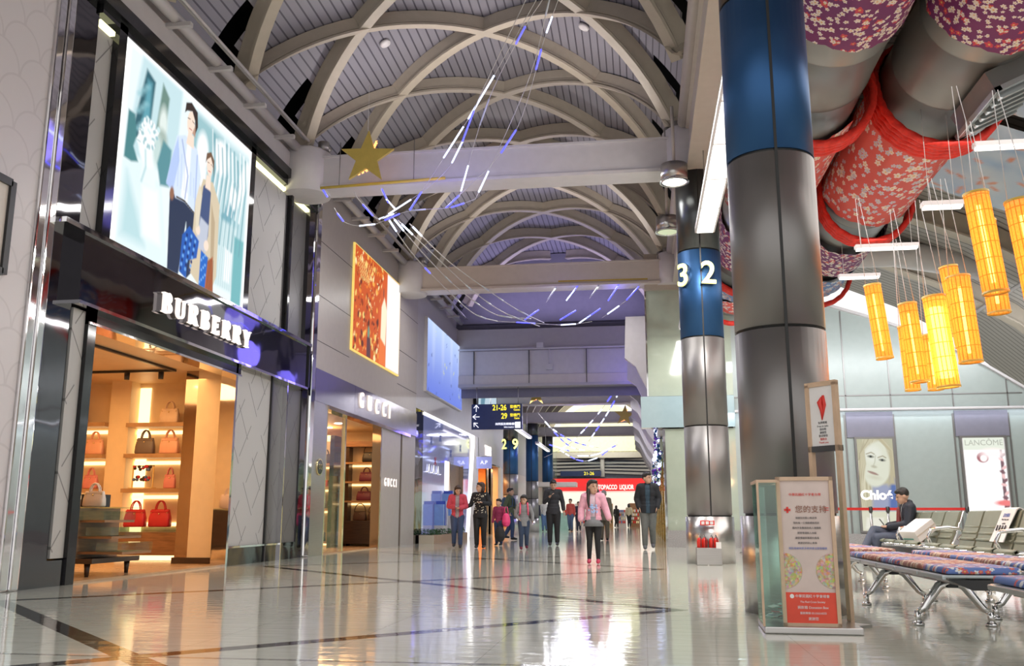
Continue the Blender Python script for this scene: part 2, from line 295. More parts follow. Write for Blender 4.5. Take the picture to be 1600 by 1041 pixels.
# ================================================================ mesh helpers
def vm(p): return Vector(p)
class MB:
    def __init__(s): s.bm = bmesh.new(); s.mi = 0; s.mats = []; s.uv = None
    def mat(s, m):
        if m not in s.mats: s.mats.append(m)
        s.mi = s.mats.index(m); return s
    def f(s, vs, smooth=False):
        try: fc = s.bm.faces.new(vs)
        except ValueError: return None
        fc.material_index = s.mi; fc.smooth = smooth; return fc
    def box(s, a, b, bev=0., R=None):
        x0, y0, z0 = [min(a[i], b[i]) for i in range(3)]; x1, y1, z1 = [max(a[i], b[i]) for i in range(3)]
        t = bmesh.new()
        vs = [t.verts.new(c) for c in ((x0, y0, z0), (x1, y0, z0), (x1, y1, z0), (x0, y1, z0), (x0, y0, z1), (x1, y0, z1), (x1, y1, z1), (x0, y1, z1))]
        for q in ((0, 3, 2, 1), (4, 5, 6, 7), (0, 1, 5, 4), (1, 2, 6, 5), (2, 3, 7, 6), (3, 0, 4, 7)): t.faces.new([vs[i] for i in q])
        if bev: bmesh.ops.bevel(t, geom=list(t.edges), offset=bev, segments=2, affect='EDGES', profile=.6)
        s.add(t, R); return s
    def add(s, t, R=None, smooth=False):
        mp = {}
        for v in t.verts: mp[v] = s.bm.verts.new(R @ v.co if R is not None else v.co)
        for fc in t.faces:
            n = s.f([mp[v] for v in fc.verts]);
            if n: n.smooth = smooth or fc.smooth
        t.free(); return s
    def tube(s, pts, r, n=10, cap=True, smooth=True, uvm=False):
        pts = [vm(p) for p in pts]; rs = r if isinstance(r, (list, tuple)) else [r] * len(pts)
        rings = []; up = None
        for i, p in enumerate(pts):
            d = (pts[min(i + 1, len(pts) - 1)] - pts[max(i - 1, 0)]).normalized()
            if up is None:
                up = Vector((0, 0, 1)) if abs(d.z) < .9 else Vector((1, 0, 0))
            sx = d.cross(up).normalized(); up = sx.cross(d).normalized()
            rings.append([s.bm.verts.new(p + (sx * math.cos(2 * PI * k / n) + up * math.sin(2 * PI * k / n)) * rs[i]) for k in range(n)])
        for a, b in zip(rings, rings[1:]):
            for k in range(n): s.f([a[k], a[(k + 1) % n], b[(k + 1) % n], b[k]], smooth)
        if cap: s.f(rings[0][::-1]); s.f(rings[-1])
        return s
    def lathe(s, prof, c=(0, 0, 0), n=24, axis='z', smooth=True, cap=True):
        rings = []
        for r, h in prof:
            row = []
            for k in range(n):
                a = 2 * PI * k / n; u, v = r * math.cos(a), r * math.sin(a)
                p = (u, v, h) if axis == 'z' else ((h, u, v) if axis == 'x' else (u, h, v))
                row.append(s.bm.verts.new((c[0] + p[0], c[1] + p[1], c[2] + p[2])))
            rings.append(row)
        for a, b in zip(rings, rings[1:]):
            for k in range(n): s.f([a[k], a[(k + 1) % n], b[(k + 1) % n], b[k]], smooth)
        if cap: s.f(rings[0][::-1]); s.f(rings[-1])
        return s
    def sph(s, c, rad, n=12, R=None):
        rad = (rad,) * 3 if isinstance(rad, (int, float)) else rad
        t = bmesh.new(); bmesh.ops.create_uvsphere(t, u_segments=n, v_segments=max(6, n * 2 // 3), radius=1)
        mtx = Matrix.Translation(c) @ (R if R is not None else Matrix.Identity(4)) @ Matrix.Diagonal((*rad, 1))
        s.add(t, mtx, True); return s
    def cap(s, a, ra, b, rb, n=10):   # tapered round-ended limb
        a, b = vm(a), vm(b); d = (b - a); l = d.length
        if l < 1e-6: return s.sph(a, ra, n)
        d /= l; P = [(a - d * ra, .02 * ra), (a - d * ra * .7, ra * .71), (a, ra), (b, rb), (b + d * rb * .7, rb * .71), (b + d * rb, .02 * rb)]
        return s.tube([p for p, _ in P], [r for _, r in P], n)
    def prism(s, poly, z0, z1, R=None):   # poly in xy
        t = bmesh.new(); A = [t.verts.new((x, y, z0)) for x, y in poly]; B = [t.verts.new((x, y, z1)) for x, y in poly]
        n = len(poly); t.faces.new(A[::-1]); t.faces.new(B)
        for k in range(n): t.faces.new([A[k], A[(k + 1) % n], B[(k + 1) % n], B[k]])
        bmesh.ops.triangulate(t, faces=[f for f in t.faces if len(f.verts) > 4]); s.add(t, R); return s
    def obj(s, name, m=None, parent=None, loc=None, keepn=False, **kw):
        if not keepn: bmesh.ops.recalc_face_normals(s.bm, faces=s.bm.faces)
        me = bpy.data.meshes.new(name); s.bm.to_mesh(me); s.bm.free()
        if s.mats: [me.materials.append(k) for k in s.mats]
        elif m is not None: me.materials.append(m)
        o = bpy.data.objects.new(name, me); COL.objects.link(o)
        if parent is not None: o.parent = parent
        if loc is not None: o.location = loc
        tag(o, **kw); return o
def tag(o, label=None, cat=None, group=None, kind=None):
    if label: o['label'] = label
    if cat: o['category'] = cat
    if group: o['group'] = group
    if kind: o['kind'] = kind
    return o
def empty(name, loc=(0, 0, 0), rz=0, label=None, cat=None, group=None, kind=None, parent=None):
    o = bpy.data.objects.new(name, None); COL.objects.link(o); o.location = loc; o.rotation_euler = (0, 0, rz); o.empty_display_size = .1
    if parent is not None: o.parent = parent
    return tag(o, label, cat, group, kind)
def bx(name, a, b, m, parent=None, bev=0., **kw): return MB().box(a, b, bev).obj(name, m, parent, **kw)
def tub(name, pts, r, m, parent=None, n=10, **kw): return MB().tube(pts, r, n).obj(name, m, parent, **kw)
def copy_tree(o, parent=None):
    c = o.copy(); COL.objects.link(c)
    if parent is not None: c.parent = parent
    for ch in list(o.children): copy_tree(ch, c)
    return c
def remesh(mb, voxel, name, m, parent=None, smooth=3):
    o = mb.obj('tmp', m); md = o.modifiers.new('r', 'REMESH'); md.mode = 'VOXEL'; md.voxel_size = voxel; md.use_smooth_shade = True
    sm = o.modifiers.new('s', 'SMOOTH'); sm.iterations = smooth; sm.factor = .5
    dg = bpy.context.evaluated_depsgraph_get(); me = bpy.data.meshes.new_from_object(o.evaluated_get(dg)); me.name = name
    old = o.data; bpy.data.objects.remove(o); bpy.data.meshes.remove(old)
    o = bpy.data.objects.new(name, me); COL.objects.link(o)
    if parent is not None: o.parent = parent
    return o
def text(name, s, size, m, mtx, parent=None, ext=.01, off=0., sx=1., align='CENTER', space=1., **kw):
    c = bpy.data.curves.new(name, 'FONT'); c.body = s; c.size = size; c.extrude = ext; c.offset = off; c.align_x = align; c.align_y = 'CENTER'; c.space_character = space
    o = bpy.data.objects.new('t', c); COL.objects.link(o)
    dg = bpy.context.evaluated_depsgraph_get(); me = bpy.data.meshes.new_from_object(o.evaluated_get(dg)); me.name = name
    bpy.data.objects.remove(o); bpy.data.curves.remove(c)
    me.transform(mtx @ Matrix.Diagonal((sx, 1, 1, 1))); me.materials.clear(); me.materials.append(m)
    o = bpy.data.objects.new(name, me); COL.objects.link(o)
    if parent is not None: o.parent = parent
    return tag(o, **kw)
# frames: local (x right, y up, z toward viewer) for flat things
def frm(o, right, up):
    r, u = vm(right).normalized(), vm(up).normalized(); n = r.cross(u)
    return Matrix(((r.x, u.x, n.x, o[0]), (r.y, u.y, n.y, o[1]), (r.z, u.z, n.z, o[2]), (0, 0, 0, 1)))
def on_left(x, y, z): return frm((x, y, z), (0, 1, 0), (0, 0, 1))      # faces +X
def on_far(x, y, z): return frm((x, y, z), (1, 0, 0), (0, 0, 1))       # faces -Y
# ---------------- soft painter for posters (vertex colours on the poster's own sheet)
class Paint:
    def __init__(s, w, h, W, H, bg):
        s.w, s.h, s.W, s.H = w, h, W, H
        s.X, s.Y = np.meshgrid(np.linspace(0, 1, w), np.linspace(0, 1, h)); s.A = W / H
        s.c = np.ones((h, w, 3)) * np.array(bg)
    def put(s, d, col, soft, k=1.):
        a = np.clip(.5 - d / soft, 0, 1)[..., None] * k; s.c = s.c * (1 - a) + np.array(col) * a
    def ell(s, cx, cy, rx, ry, col, rot=0., soft=.012, k=1.):
        c, n = math.cos(rot), math.sin(rot); x = (s.X - cx) * s.A; y = s.Y - cy
        u = (x * c + y * n) / rx; v = (-x * n + y * c) / ry
        s.put((np.sqrt(u * u + v * v) - 1) * min(rx, ry), col, soft, k)
    def poly(s, pts, col, soft=.01, k=1.):
        x, y = s.X * s.A, s.Y; P = [(p[0] * s.A, p[1]) for p in pts]; ins = np.zeros(x.shape, bool); d = np.full(x.shape, 9.)
        for (x0, y0), (x1, y1) in zip(P, P[1:] + P[:1]):
            ins ^= ((y0 > y) != (y1 > y)) & (x < (x1 - x0) * (y - y0) / ((y1 - y0) or 1e-9) + x0)
            dx, dy = x1 - x0, y1 - y0; t = np.clip(((x - x0) * dx + (y - y0) * dy) / max(dx * dx + dy * dy, 1e-9), 0, 1)
            d = np.minimum(d, np.hypot(x - x0 - t * dx, y - y0 - t * dy))
        s.put(np.where(ins, -d, d), col, soft, k)
    def line(s, pts, wd, col, soft=.006, k=1.):
        x, y = s.X * s.A, s.Y; d = np.full(x.shape, 9.)
        for a, b in zip(pts, pts[1:]):
            x0, y0, x1, y1 = a[0] * s.A, a[1], b[0] * s.A, b[1]; dx, dy = x1 - x0, y1 - y0
            t = np.clip(((x - x0) * dx + (y - y0) * dy) / max(dx * dx + dy * dy, 1e-9), 0, 1); d = np.minimum(d, np.hypot(x - x0 - t * dx, y - y0 - t * dy))
        s.put(d - wd / 2, col, soft, k)
    def obj(s, name, m, mtx, parent=None, **kw):
        me = bpy.data.meshes.new(name); w, h = s.w, s.h
        V = np.stack([(s.X - .5) * s.W, (s.Y - .5) * s.H, np.zeros_like(s.X)], -1).reshape(-1, 3)
        i = np.arange(w * h).reshape(h, w); F = np.stack([i[:-1, :-1], i[:-1, 1:], i[1:, 1:], i[1:, :-1]], -1).reshape(-1, 4)
        me.from_pydata(V.tolist(), [], F.tolist()); at = me.color_attributes.new('paint', 'FLOAT_COLOR', 'POINT')
        at.data.foreach_set('color', np.concatenate([s.c.reshape(-1, 3), np.ones((w * h, 1))], 1).astype(np.float32).ravel())
        me.materials.append(m); me.transform(mtx)
        o = bpy.data.objects.new(name, me); COL.objects.link(o)
        if parent is not None: o.parent = parent
        return tag(o, **kw)
# ================================================================ the setting
FX = -6.5           # plane of the shop fronts
bx('floor', (-14, -6, -.1), (14, 95, 0), M['floor'], kind='structure')
# vault over the concourse: deck, openings near the springings, lattice of ribs
VC = (-2.8, 6.05)
def vault(name, y0, y1, R, zc, tmax, step, holes, mt):
    mb = MB(); uv = mb.bm.loops.layers.uv.new('UVMap'); NT = 60; ys = []; y = y0
    while y < y1 + 1e-6: ys.append(y); y += step
    def P(t, y): return (VC[0] + R * math.sin(t), y, zc + R * math.cos(t))
    grid = [[mb.bm.verts.new(P(-tmax + 2 * tmax * i / NT, y)) for i in range(NT + 1)] for y in ys]
    for j in range(len(ys) - 1):
        for i in range(NT):
            t = -tmax + 2 * tmax * (i + .5) / NT; ym = (ys[j] + ys[j + 1]) / 2
            if holes:
                a = (61.7 - abs(math.degrees(t))); ph = (16.1 - ym) % 2.7
                if ph < .95 and a < ph * 22.8 - 1: continue
            fc = mb.f([grid[j][i], grid[j][i + 1], grid[j + 1][i + 1], grid[j + 1][i]], True)
            for l in fc.loops:
                co = l.vert.co; l[uv].uv = (math.atan2(co.x - VC[0], co.z - zc) * R + 20, co.y)
    return mb.obj(name, mt, keepn=True, kind='structure')
deck = vault('ceiling', 4.0, 32.85, 4.24, 6.05, math.radians(67), .45, True, M['deck'])
def rib_arch(yl, sgn, R=3.9, zc=6.05, ymax=32.2, parent=None, ymin=3.0):
    mb = MB(); N = 30; web = []; 
    for i in range(N + 1):
        t = math.radians(-64 + 128 * i / N); y = yl + sgn * 2.7 * (math.degrees(t) + 61.7) / 61.7
        if y > ymax or y < ymin: continue
        web.append((t, y))
    if len(web) < 3: mb.bm.free(); return
    def ring(t, y, r0, r1, w):
        # width is measured across the rib in plan
        dy = sgn * 2.7 / math.radians(61.7); tx = R * math.cos(t); l = math.hypot(tx, dy); nx, ny = -dy / l, tx / l
        return [Vector((VC[0] + r * math.sin(t) + nx * s, y + ny * s, zc + r * math.cos(t))) for r, s in ((r0, -w), (r0, w), (r1, w), (r1, -w))]
    for r0, r1, w in ((R, R + .045, .085), (R + .045, R + .33, .04), (R + .07, R + .10, .062)):
        pv = None
        for t, y in web:
            q = [mb.bm.verts.new(p) for p in ring(t, y, r0, r1, w)]
            if pv:
                for k in range(4): mb.f([pv[k], pv[(k + 1) % 4], q[(k + 1) % 4], q[k]], False)
            else: mb.f(q[::-1])
            pv = q
        mb.f(pv)
    return mb.obj('rib', M['rib'], parent)
k = -5
while 16.1 + 2.7 * k < 36:
    y = 16.1 + 2.7 * k
    rib_arch(y, 1, parent=deck); rib_arch(y, -1, parent=deck); k += 1
# unseen enclosure behind the vault, coloured dark for the shade in the openings
bx('trim_1', (-8.0, 3.9, 10.6), (2.4, 32.4, 10.7), M['dark'], kind='structure')
bx('trim_2', (-8.0, 3.9, 7.7), (-7.9, 32.4, 10.6), M['dark'], kind='structure')
bx('trim_3', (2.3, 3.9, 8.5), (2.4, 32.4, 10.6), M['dark'], kind='structure')
bx('trim_5', (-8.0, 32.7, 5.0), (2.4, 32.8, 10.7), M['wallp'], kind='structure')
bx('trim_4', (-8.0, 3.8, 7.7), (2.4, 3.9, 10.7), M['fascia'], kind='structure')
# pipes along the springings
for y0, y1, wh in ((4, 15.7, 'near'), (16.5, 23.8, 'middle'), (24.6, 31.9, 'far')):
    where = {'near': 'above the large poster screen', 'middle': 'above the red and gold screen', 'far': 'above the pale blue screen'}[wh]
    p = empty('pipe_run', (-6.3, y0, 7.6), label='white pipe and conduits along the left vault edge, ' + where, cat='pipe')
    tub('pipe', [(-.02, 0, .03), (-.02, y1 - y0, .03)], .085, M['fascia'], p); tub('conduit', [(.12, 0, .2), (.12, y1 - y0, .2)], .025, M['fascia'], p, 6); tub('conduit', [(.2, 0, .16), (.2, y1 - y0, .16)], .025, M['fascia'], p, 6)
    for q in range(int((y1 - y0) / 1.3)): bx('bracket', (-.2, .5 + q * 1.3, -.1), (.22, .58 + q * 1.3, -.04), M['fascia'], p)
    p = empty('pipe_run', (.90, y0, 7.6), label='cream round pipe along the right vault edge, ' + {'near': 'before the first cross beam', 'middle': 'between the two cross beams', 'far': 'past the second cross beam'}[wh], cat='pipe')
    tub('pipe', [(0, 0, .1), (0, y1 - y0, .1)], .1, M['offw'], p); tub('conduit', [(.22, 0, .3), (.22, y1 - y0, .3)], .04, M['offw'], p, 8)
# cross beams
for y, wh in ((16.1, 'nearest white cross beam under the vault, behind the big gold star'), (24.2, 'second cream cross beam under the vault, past the net of lights')):
    b = empty('cross_beam', (0, y, 6.85), label=wh, cat='beam')
    mb = MB(); mb.box((-6.0, -.22, .06), (.72, .22, .62)); mb.box((-6.0, -.28, 0), (.62, .28, .06)); mb.box((-6.0, -.26, .62), (.72, .26, .66)); mb.obj('girder', M['offw'] if y > 20 else M['white'], b)
    MB().lathe([(.46, -.05), (.46, .78), (.40, .84)], (-6.25, 0, 0), 28).obj('end_drum', M['white'], b)
    MB().lathe([(.37, -.02), (.37, .80), (.30, .86)], (.9, 0, 0), 28).obj('end_drum', M['white'], b)
    for x in (-6.0, .72):
        mb = MB(); mb.box((x - .15, -.2, .66), (x + .15, .2, .80)); mb.cap((x - .1, -.1, .85), .07, (x + .12, .1, .92), .07, 8); mb.lathe([(.11, .8), (.11, .98)], (x + .1, -.12, 0), 10); mb.obj('bearing', M['colgrey'], b)
# longitudinal girder above the columns
for y0, y1, n in ((3, 15.75, 5), (16.5, 23.9, 6)):
    mb = MB(); mb.box((1.0, y0, 6.9), (1.62, y1, 7.6)); mb.box((.94, y0, 6.82), (1.68, y1, 6.9)); mb.box((.94, y0, 7.6), (1.68, y1, 7.66)); mb.obj('trim_%d' % n, M['offw'], kind='structure')
# ---- far end: band of panels, end wall of the vault, lower hall beyond
mb = MB(); mb.mat(M['fascia'])
mb.box((-6.6, 32.3, 6.75), (.25, 32.7, 7.45)); mb.mat(M['blueg'] if 0 else M['white'])
mb.box((-6.6, 32.2, 5.75), (.1, 32.7, 6.62)); mb.mat(M['offw']); mb.box((-6.6, 32.15, 5.42), (.05, 32.7, 5.74)); mb.mat(M['fascia']); mb.box((-6.6, 32.25, 6.62), (.2, 32.7, 6.75)); mb.box((-6.6, 32.1, 5.32), (.1, 32.8, 5.42))
mb.mat(M['seam'])
for x in (-5.9, -3.9, -1.85): mb.box((x, 32.13, 5.43), (x + .02, 32.3, 6.62))
mb.obj('trim_7', kind='structure')
p = empty('conduit_run', (-6.5, 32.05, 6.66), label='thin white conduit with two junction boxes across the panelled band', cat='conduit')
tub('pipe', [(0, 0, 0), (6.5, 0, 0)], .03, M['white'], p, 8); tub('pipe', [(3.35, 0, 0), (3.35, 0, -.6)], .02, M['white'], p, 8)
bx('junction_box', (3.24, -.06, -.78), (3.46, .06, -.58), M['white'], p); bx('junction_box', (2.9, -.06, .02), (3.14, .06, .2), M['white'], p)
mb = MB(); NT = 40; A = [(VC[0] + 4.2 * math.sin(t), 6.05 + 4.2 * math.cos(t)) for t in [math.radians(-67 + 134 * i / NT) for i in range(NT + 1)]]
mb.prism([(x, z) for x, z in A] , 0, .3, Matrix(((1, 0, 0, 0), (0, 0, -1, 32.7), (0, 1, 0, 0), (0, 0, 0, 1)))).obj('wall_far', M['wallp'], kind='structure')
deck2 = vault('ceiling', 32.8, 66.0, 3.9, 5.3, math.radians(75), .9, False, M['deck'])
mb = MB()
for q in range(14):
    y = 34 + 2.3 * q; pv = None
    for i in range(25):
        t = math.radians(-74 + 148 * i / 24); s = [mb.bm.verts.new((VC[0] + r * math.sin(t), y + yy, 5.3 + r * math.cos(t))) for r, yy in ((3.6, -.12), (3.6, .12), (3.9, .12), (3.9, -.12))]
        if pv: [mb.f([pv[k], pv[(k + 1) % 4], s[(k + 1) % 4], s[k]]) for k in range(4)]
        pv = s
mb.obj('rib', M['rib'], deck2, kind='stuff')
for y, lb in ((40.4, 'nearest of the lilac cross beams in the lower hall beyond'), (48.5, 'middle lilac cross beam in the lower hall, below the lunette'), (56.6, 'farthest lilac cross beam in the lower hall')):
    b = empty('cross_beam', (0, y, 5.62), label=lb, cat='beam')
    bx('girder', (-6.3, -.2, .06), (.3, .2, .58), M['white'], b); bx('flange', (-6.3, -.26, 0), (.3, .26, .06), M['offw'], b)
mb = MB(); A = [(VC[0] + 3.5 * math.sin(t), 5.3 + 3.5 * math.cos(t)) for t in [math.radians(-90 + 180 * i / 30) for i in range(31)]]
mb.prism(A, 0, .2, Matrix(((1, 0, 0, 0), (0, 0, -1, 66.2), (0, 1, 0, 0), (0, 0, 0, 1)))).obj('wall_lunette', M['lun'], kind='structure')  # semicircular end wall, its lighting put into the material
bx('wall_end', (-6.6, 66.0, 4.9), (.4, 66.3, 5.35), M['offw'], kind='structure')
# slatted fan screen between the end wall and the red shop
p = empty('slatted_screen', (-2.8, 67, 3.6), label='grey fan of broad slats with a white centre post above the red shop', cat='screen')
for s in (-1, 1):
    for q in range(6):
        mb = MB(); a = [(0, .25 + q * .24), (s * 3.6, .1 + q * .26 - .0), (s * 3.6, .26 + q * .26), (0, .38 + q * .20)]
        mb.prism(a, 0, .25, Matrix(((1, 0, 0, 0), (0, 0, -1, q * .03), (0, 1, 0, 0), (0, 0, 0, 1)))).obj('slat', M['fascia'], p)
bx('hanger', (-3.8, -.85, 1.62), (3.8, .45, 1.9), M['offw'], p); tub('post', [(0, -.3, 0), (0, -.3, 1.5)], .16, M['white'], p); MB().sph((0, -.3, 1.55), .32).obj('cap', M['white'], p)
bx('backing', (-3.8, .35, -.1), (3.8, .45, 1.9), M['coldark'], p)
# ---- left building mass above and between the shops
mb = MB(); mb.mat(M['fascia'])
mb.box((FX - .3, 9.0, 7.2), (FX + .05, 17.4, 7.55)); mb.box((FX - .3, 2, 7.55), (FX - .05, 17.4, 7.75)); mb.mat(M['black']); mb.box((FX - .25, 9.0, 7.02), (FX + .10, 17.35, 7.2))
mb.obj('trim_8', kind='structure')
mb = MB(); mb.box((-8.0, 3.9, 7.55), (-6.62, 32.4, 7.7)); mb.box((-6.75, 3.9, 7.5), (-6.6, 32.4, 8.05)); mb.obj('trim_9', M['fascia'], kind='structure')
bx('wall_left', (FX - .25, 2.0, 0), (FX, 8.78, 7.75), M['scale'], kind='structure')
mb = MB(); mb.mat(M['beige'])
mb.box((FX - .3, 17.62, 3.5), (FX, 26.15, 7.62)); mb.mat(M['seam'])
for z in (4.3, 5.25, 6.4): mb.box((FX - .01, 17.62, z), (FX + .003, 19.8, z + .012)); mb.box((FX - .01, 24.0, z), (FX + .003, 26.15, z + .012))
mb.obj('wall_left', kind='structure')
mb = MB(); mb.mat(M['fascia']); mb.box((FX - .6, 26.15, 3.85), (FX - .05, 35.6, 7.5)); mb.obj('wall_left', kind='structure')
bx('wall_left', (FX - .6, 35.6, 3.0), (FX - .05, 66, 6.6), M['fascia'], kind='structure')
bx('wall_left', (FX - .6, 42.0, 0), (FX - .05, 66, 3.0), M['offw'], kind='structure')
# ---- right side past the second beam: glass-clad box and wall of the lounge
mb = MB(); mb.mat(M['greeng']); mb.box((.22, 24.2, 3.86), (2.4, 24.5, 6.95)); mb.mat(M['blueg']); mb.box((.02, 24.1, 3.03), (2.4, 24.5, 3.84)); mb.mat(M['greeng']); mb.box((.60, 24.2, .42), (2.4, 24.5, 3.0)); mb.mat(M['granite']); mb.box((.60, 24.15, 0), (2.4, 24.5, .42))
mb.mat(M['rib']); mb.box((.2, 24.1, 6.7), (2.2, 24.5, 7.7)); mb.mat(M['chrome']); mb.box((.56, 24.18, 0), (.62, 24.5, 3.0)); mb.box((.19, 24.18, 3.86), (.23, 24.5, 6.7))
mb.obj('wall_right', kind='structure')
ARCH = [(2.4, 7.25), (3.3, 6.85), (4.2, 6.45), (5.01, 6.07), (6.0, 5.73), (6.9, 5.38), (7.75, 4.98), (8.6, 4.45), (9.46, 3.86), (10.2, 3.2), (10.9, 2.4)]
TF = Matrix(((1, 0, 0, 0), (0, 0, -1, 24.4), (0, 1, 0, 0), (0, 0, 0, 1)))
mb = MB(); mb.mat(M['wallg']); mb.prism([(2.4, 0), (12, 0), (12, 1.5), (10.9, 2.4)] + ARCH[::-1][1:], 0, .2, TF)
mb.mat(M['colgrey'])
for x in (4.02, 5.17, 6.26, 7.75, 9.04, 10.3):
    zt = np.interp(x, [a for a, _ in ARCH], [b for _, b in ARCH]); mb.box((x, 24.185, 3.42), (x + .03, 24.21, zt - .02))
for z in (3.77,): mb.box((2.4, 24.185, z), (9.4, 24.21, z + .03))
for x in (2.9, 5.1, 6.28, 7.7, 9.0): mb.box((x, 24.185, 0), (x + .04, 24.21, 3.3))
mb.mat(M['white'])
for a, b in zip(ARCH, ARCH[1:]): mb.prism([a, b, (b[0], b[1] + .07), (a[0], a[1] + .07)], 0, .32, TF)
mb.mat(M['fascia']); mb.box((2.4, 23.98, 3.38), (11, 24.2, 3.44)); mb.mat(M['wallp'])
mb.box((5.15, 24.17, 2.72), (6.28, 24.2, 3.36)); mb.box((7.75, 24.17, 2.72), (9.0, 24.2, 3.36)); mb.mat(M['granite']); mb.box((2.4, 24.1, 0), (12, 24.2, .35))
mb.obj('wall_end', kind='structure')
bx('wall_right', (12, -2, 0), (12.2, 26, 2.5), M['wallg'], kind='structure')
# lounge roof: corrugated shell on arched ribs
def ofs(p, d): return [(x, z + d) for x, z in p]
RP = [(1.7, 7.75), (3.0, 8.1), (4.4, 8.0), (6.0, 7.6), (7.6, 6.9), (9.2, 5.9), (10.6, 4.6), (11.7, 3.2), (12.2, 2.3)]
mb = MB()
pv = None
for y in (3.8, 14, 28.0):
    row = [mb.bm.verts.new((x, y, z)) for x, z in RP]
    if pv: [mb.f([pv[i], pv[i + 1], row[i + 1], row[i]]) for i in range(len(row) - 1)]
    pv = row
rf = mb.obj('ceiling', M['deck2'], keepn=True, kind='structure')
for y in (7.9, 12.0, 16.1, 20.2, 23.6):
    mb = MB()
    for a, b in zip(RP, RP[1:]): mb.prism([(a[0], a[1] - .5), (b[0], b[1] - .5), (b[0], b[1] - .02), (a[0], a[1] - .02)], 0, .16, Matrix(((1, 0, 0, 0), (0, 0, -1, y), (0, 1, 0, 0), (0, 0, 0, 1))))
    for a, b in zip(RP, RP[1:]): mb.prism([(a[0], a[1] - .55), (b[0], b[1] - .55), (b[0], b[1] - .5), (a[0], a[1] - .5)], -.1, .26, Matrix(((1, 0, 0, 0), (0, 0, -1, y), (0, 1, 0, 0), (0, 0, 0, 1))))
    mb.obj('rib', M['rib'], rf)
mb = MB()
for x, z in ((5.2, 7.25), (5.5, 7.2), (8.4, 5.8)): mb.tube([(x, 5, z), (x, 24, z)], .05, 8)
mb.obj('pipe_run', M['white'], label='thin white service pipes under the lounge roof above the paper lanterns', cat='pipe')
tub('round_duct', [(1.9, 22.6, 7.05), (6.2, 22.6, 7.05), (8.4, 22.6, 6.6)], .33, M['white'], n=24, label='white round duct crossing high in front of the lounge end wall', cat='duct')
# right wall of the concourse beyond the glass box
bx('wall_right', (.75, 24.5, 2.95), (1.0, 66, 6.6), M['white'], kind='structure')
# ================================================================ columns
def column(x, y, r, rings, top, label, seam_ang=-90, base=.77, grp=None, blue=(3.8, 5.33)):
    t = empty('column', (x, y, 0), label=label, cat='column', group=grp)
    MB().lathe([(r + .025, 0), (r + .025, base - .01)], n=40).obj('base', M['steel'], t)
    zs = [base] + rings + [top]
    for a, b in zip(zs, zs[1:]):
        m = M['colblue'] if abs(a - blue[0]) < .05 else (M['coldark'] if a >= blue[1] - .05 else M['colgrey'])
        MB().lathe([(r, a + .012), (r, b - .012)], n=40).obj('cladding', m, t)
    mb = MB(); mb.lathe([(r - .015, base - .03), (r - .015, top)], n=40)
    a = math.radians(seam_ang)
    for k in (0, 120, 240):
        c, s = math.cos(a + math.radians(k)), math.sin(a + math.radians(k)); w = .012
        px, py = -s * w, c * w; t2 = bmesh.new()
        q = [(c * (r - .05) + px, s * (r - .05) + py), (c * (r + .004) + px, s * (r + .004) + py), (c * (r + .004) - px, s * (r + .004) - py), (c * (r - .05) - px, s * (r - .05) - py)]
        mb.prism(q, base, top); t2.free()
    mb.obj('joint', M['seam'], t)
    return t
column(1.2, 7.95, .375, [2.29, 3.82, 5.33], 6.86, 'thick grey and blue metal column in the right foreground behind the donation board')
c2 = column(1.11, 16.1, .375, [2.27, 3.8, 5.36], 6.86, 'grey and blue metal column carrying the yellow 32, extinguishers at its foot')
column(1.11, 24.75, .3, [2.27, 3.8, 5.36], 2.6 if 0 else 6.6, 'metal column hidden inside the green glass box') if 0 else None
sc_ = .92
for i, (y, lb) in enumerate(((40.4, 'far left blue and grey column carrying the pale 29'), (48.5, 'far left blue column just past the column marked 29'), (56.6, 'farthest of the blue columns on the left'))):
    column(-5.72, y, .33, [1.7, 2.6, 4.05 if i == 0 else 5.0], 5.62, lb, blue=(2.6, 4.05 if i == 0 else 5.0), base=.7)
def digits(s, x, y, z, size, r, label, xc, dz=0.):
    t = empty('gate_number', (xc, y, z), label=label, cat='number')
    for ch, dx in zip(s, (-1, 1)):
        c = x + dx * size * .33
        ang = math.asin(max(-1, min(1, c / r))); px, py = (r + .06) * math.sin(ang), -(r + .06) * math.cos(ang)
        R = frm((px, py, 0), (math.cos(ang), math.sin(ang), 0), (0, 0, 1))
        d = text('digit', ch, size, M['numy'], R, t, ext=.02, off=.012 * size, sx=1.0)
        text('digit_side', ch, size, M['lettere'], frm((px * .93, py * .93, 0), (math.cos(ang), math.sin(ang), 0), (0, 0, 1)), d, ext=.03, off=.022 * size, sx=1.0)
        tub('bracket', [(px * .8, py * .8, 0), (px * .95, py * .95, 0)], .015, M['steel'], d, 6)
digits('32', -.08, 16.1, 4.88, .56, .375, 'glowing yellow number 32 on the column with the extinguishers', 1.11)
digits('29', .0, 40.4, 3.88, .62, .33, 'glowing pale yellow number 29 on the far left column', -5.72)
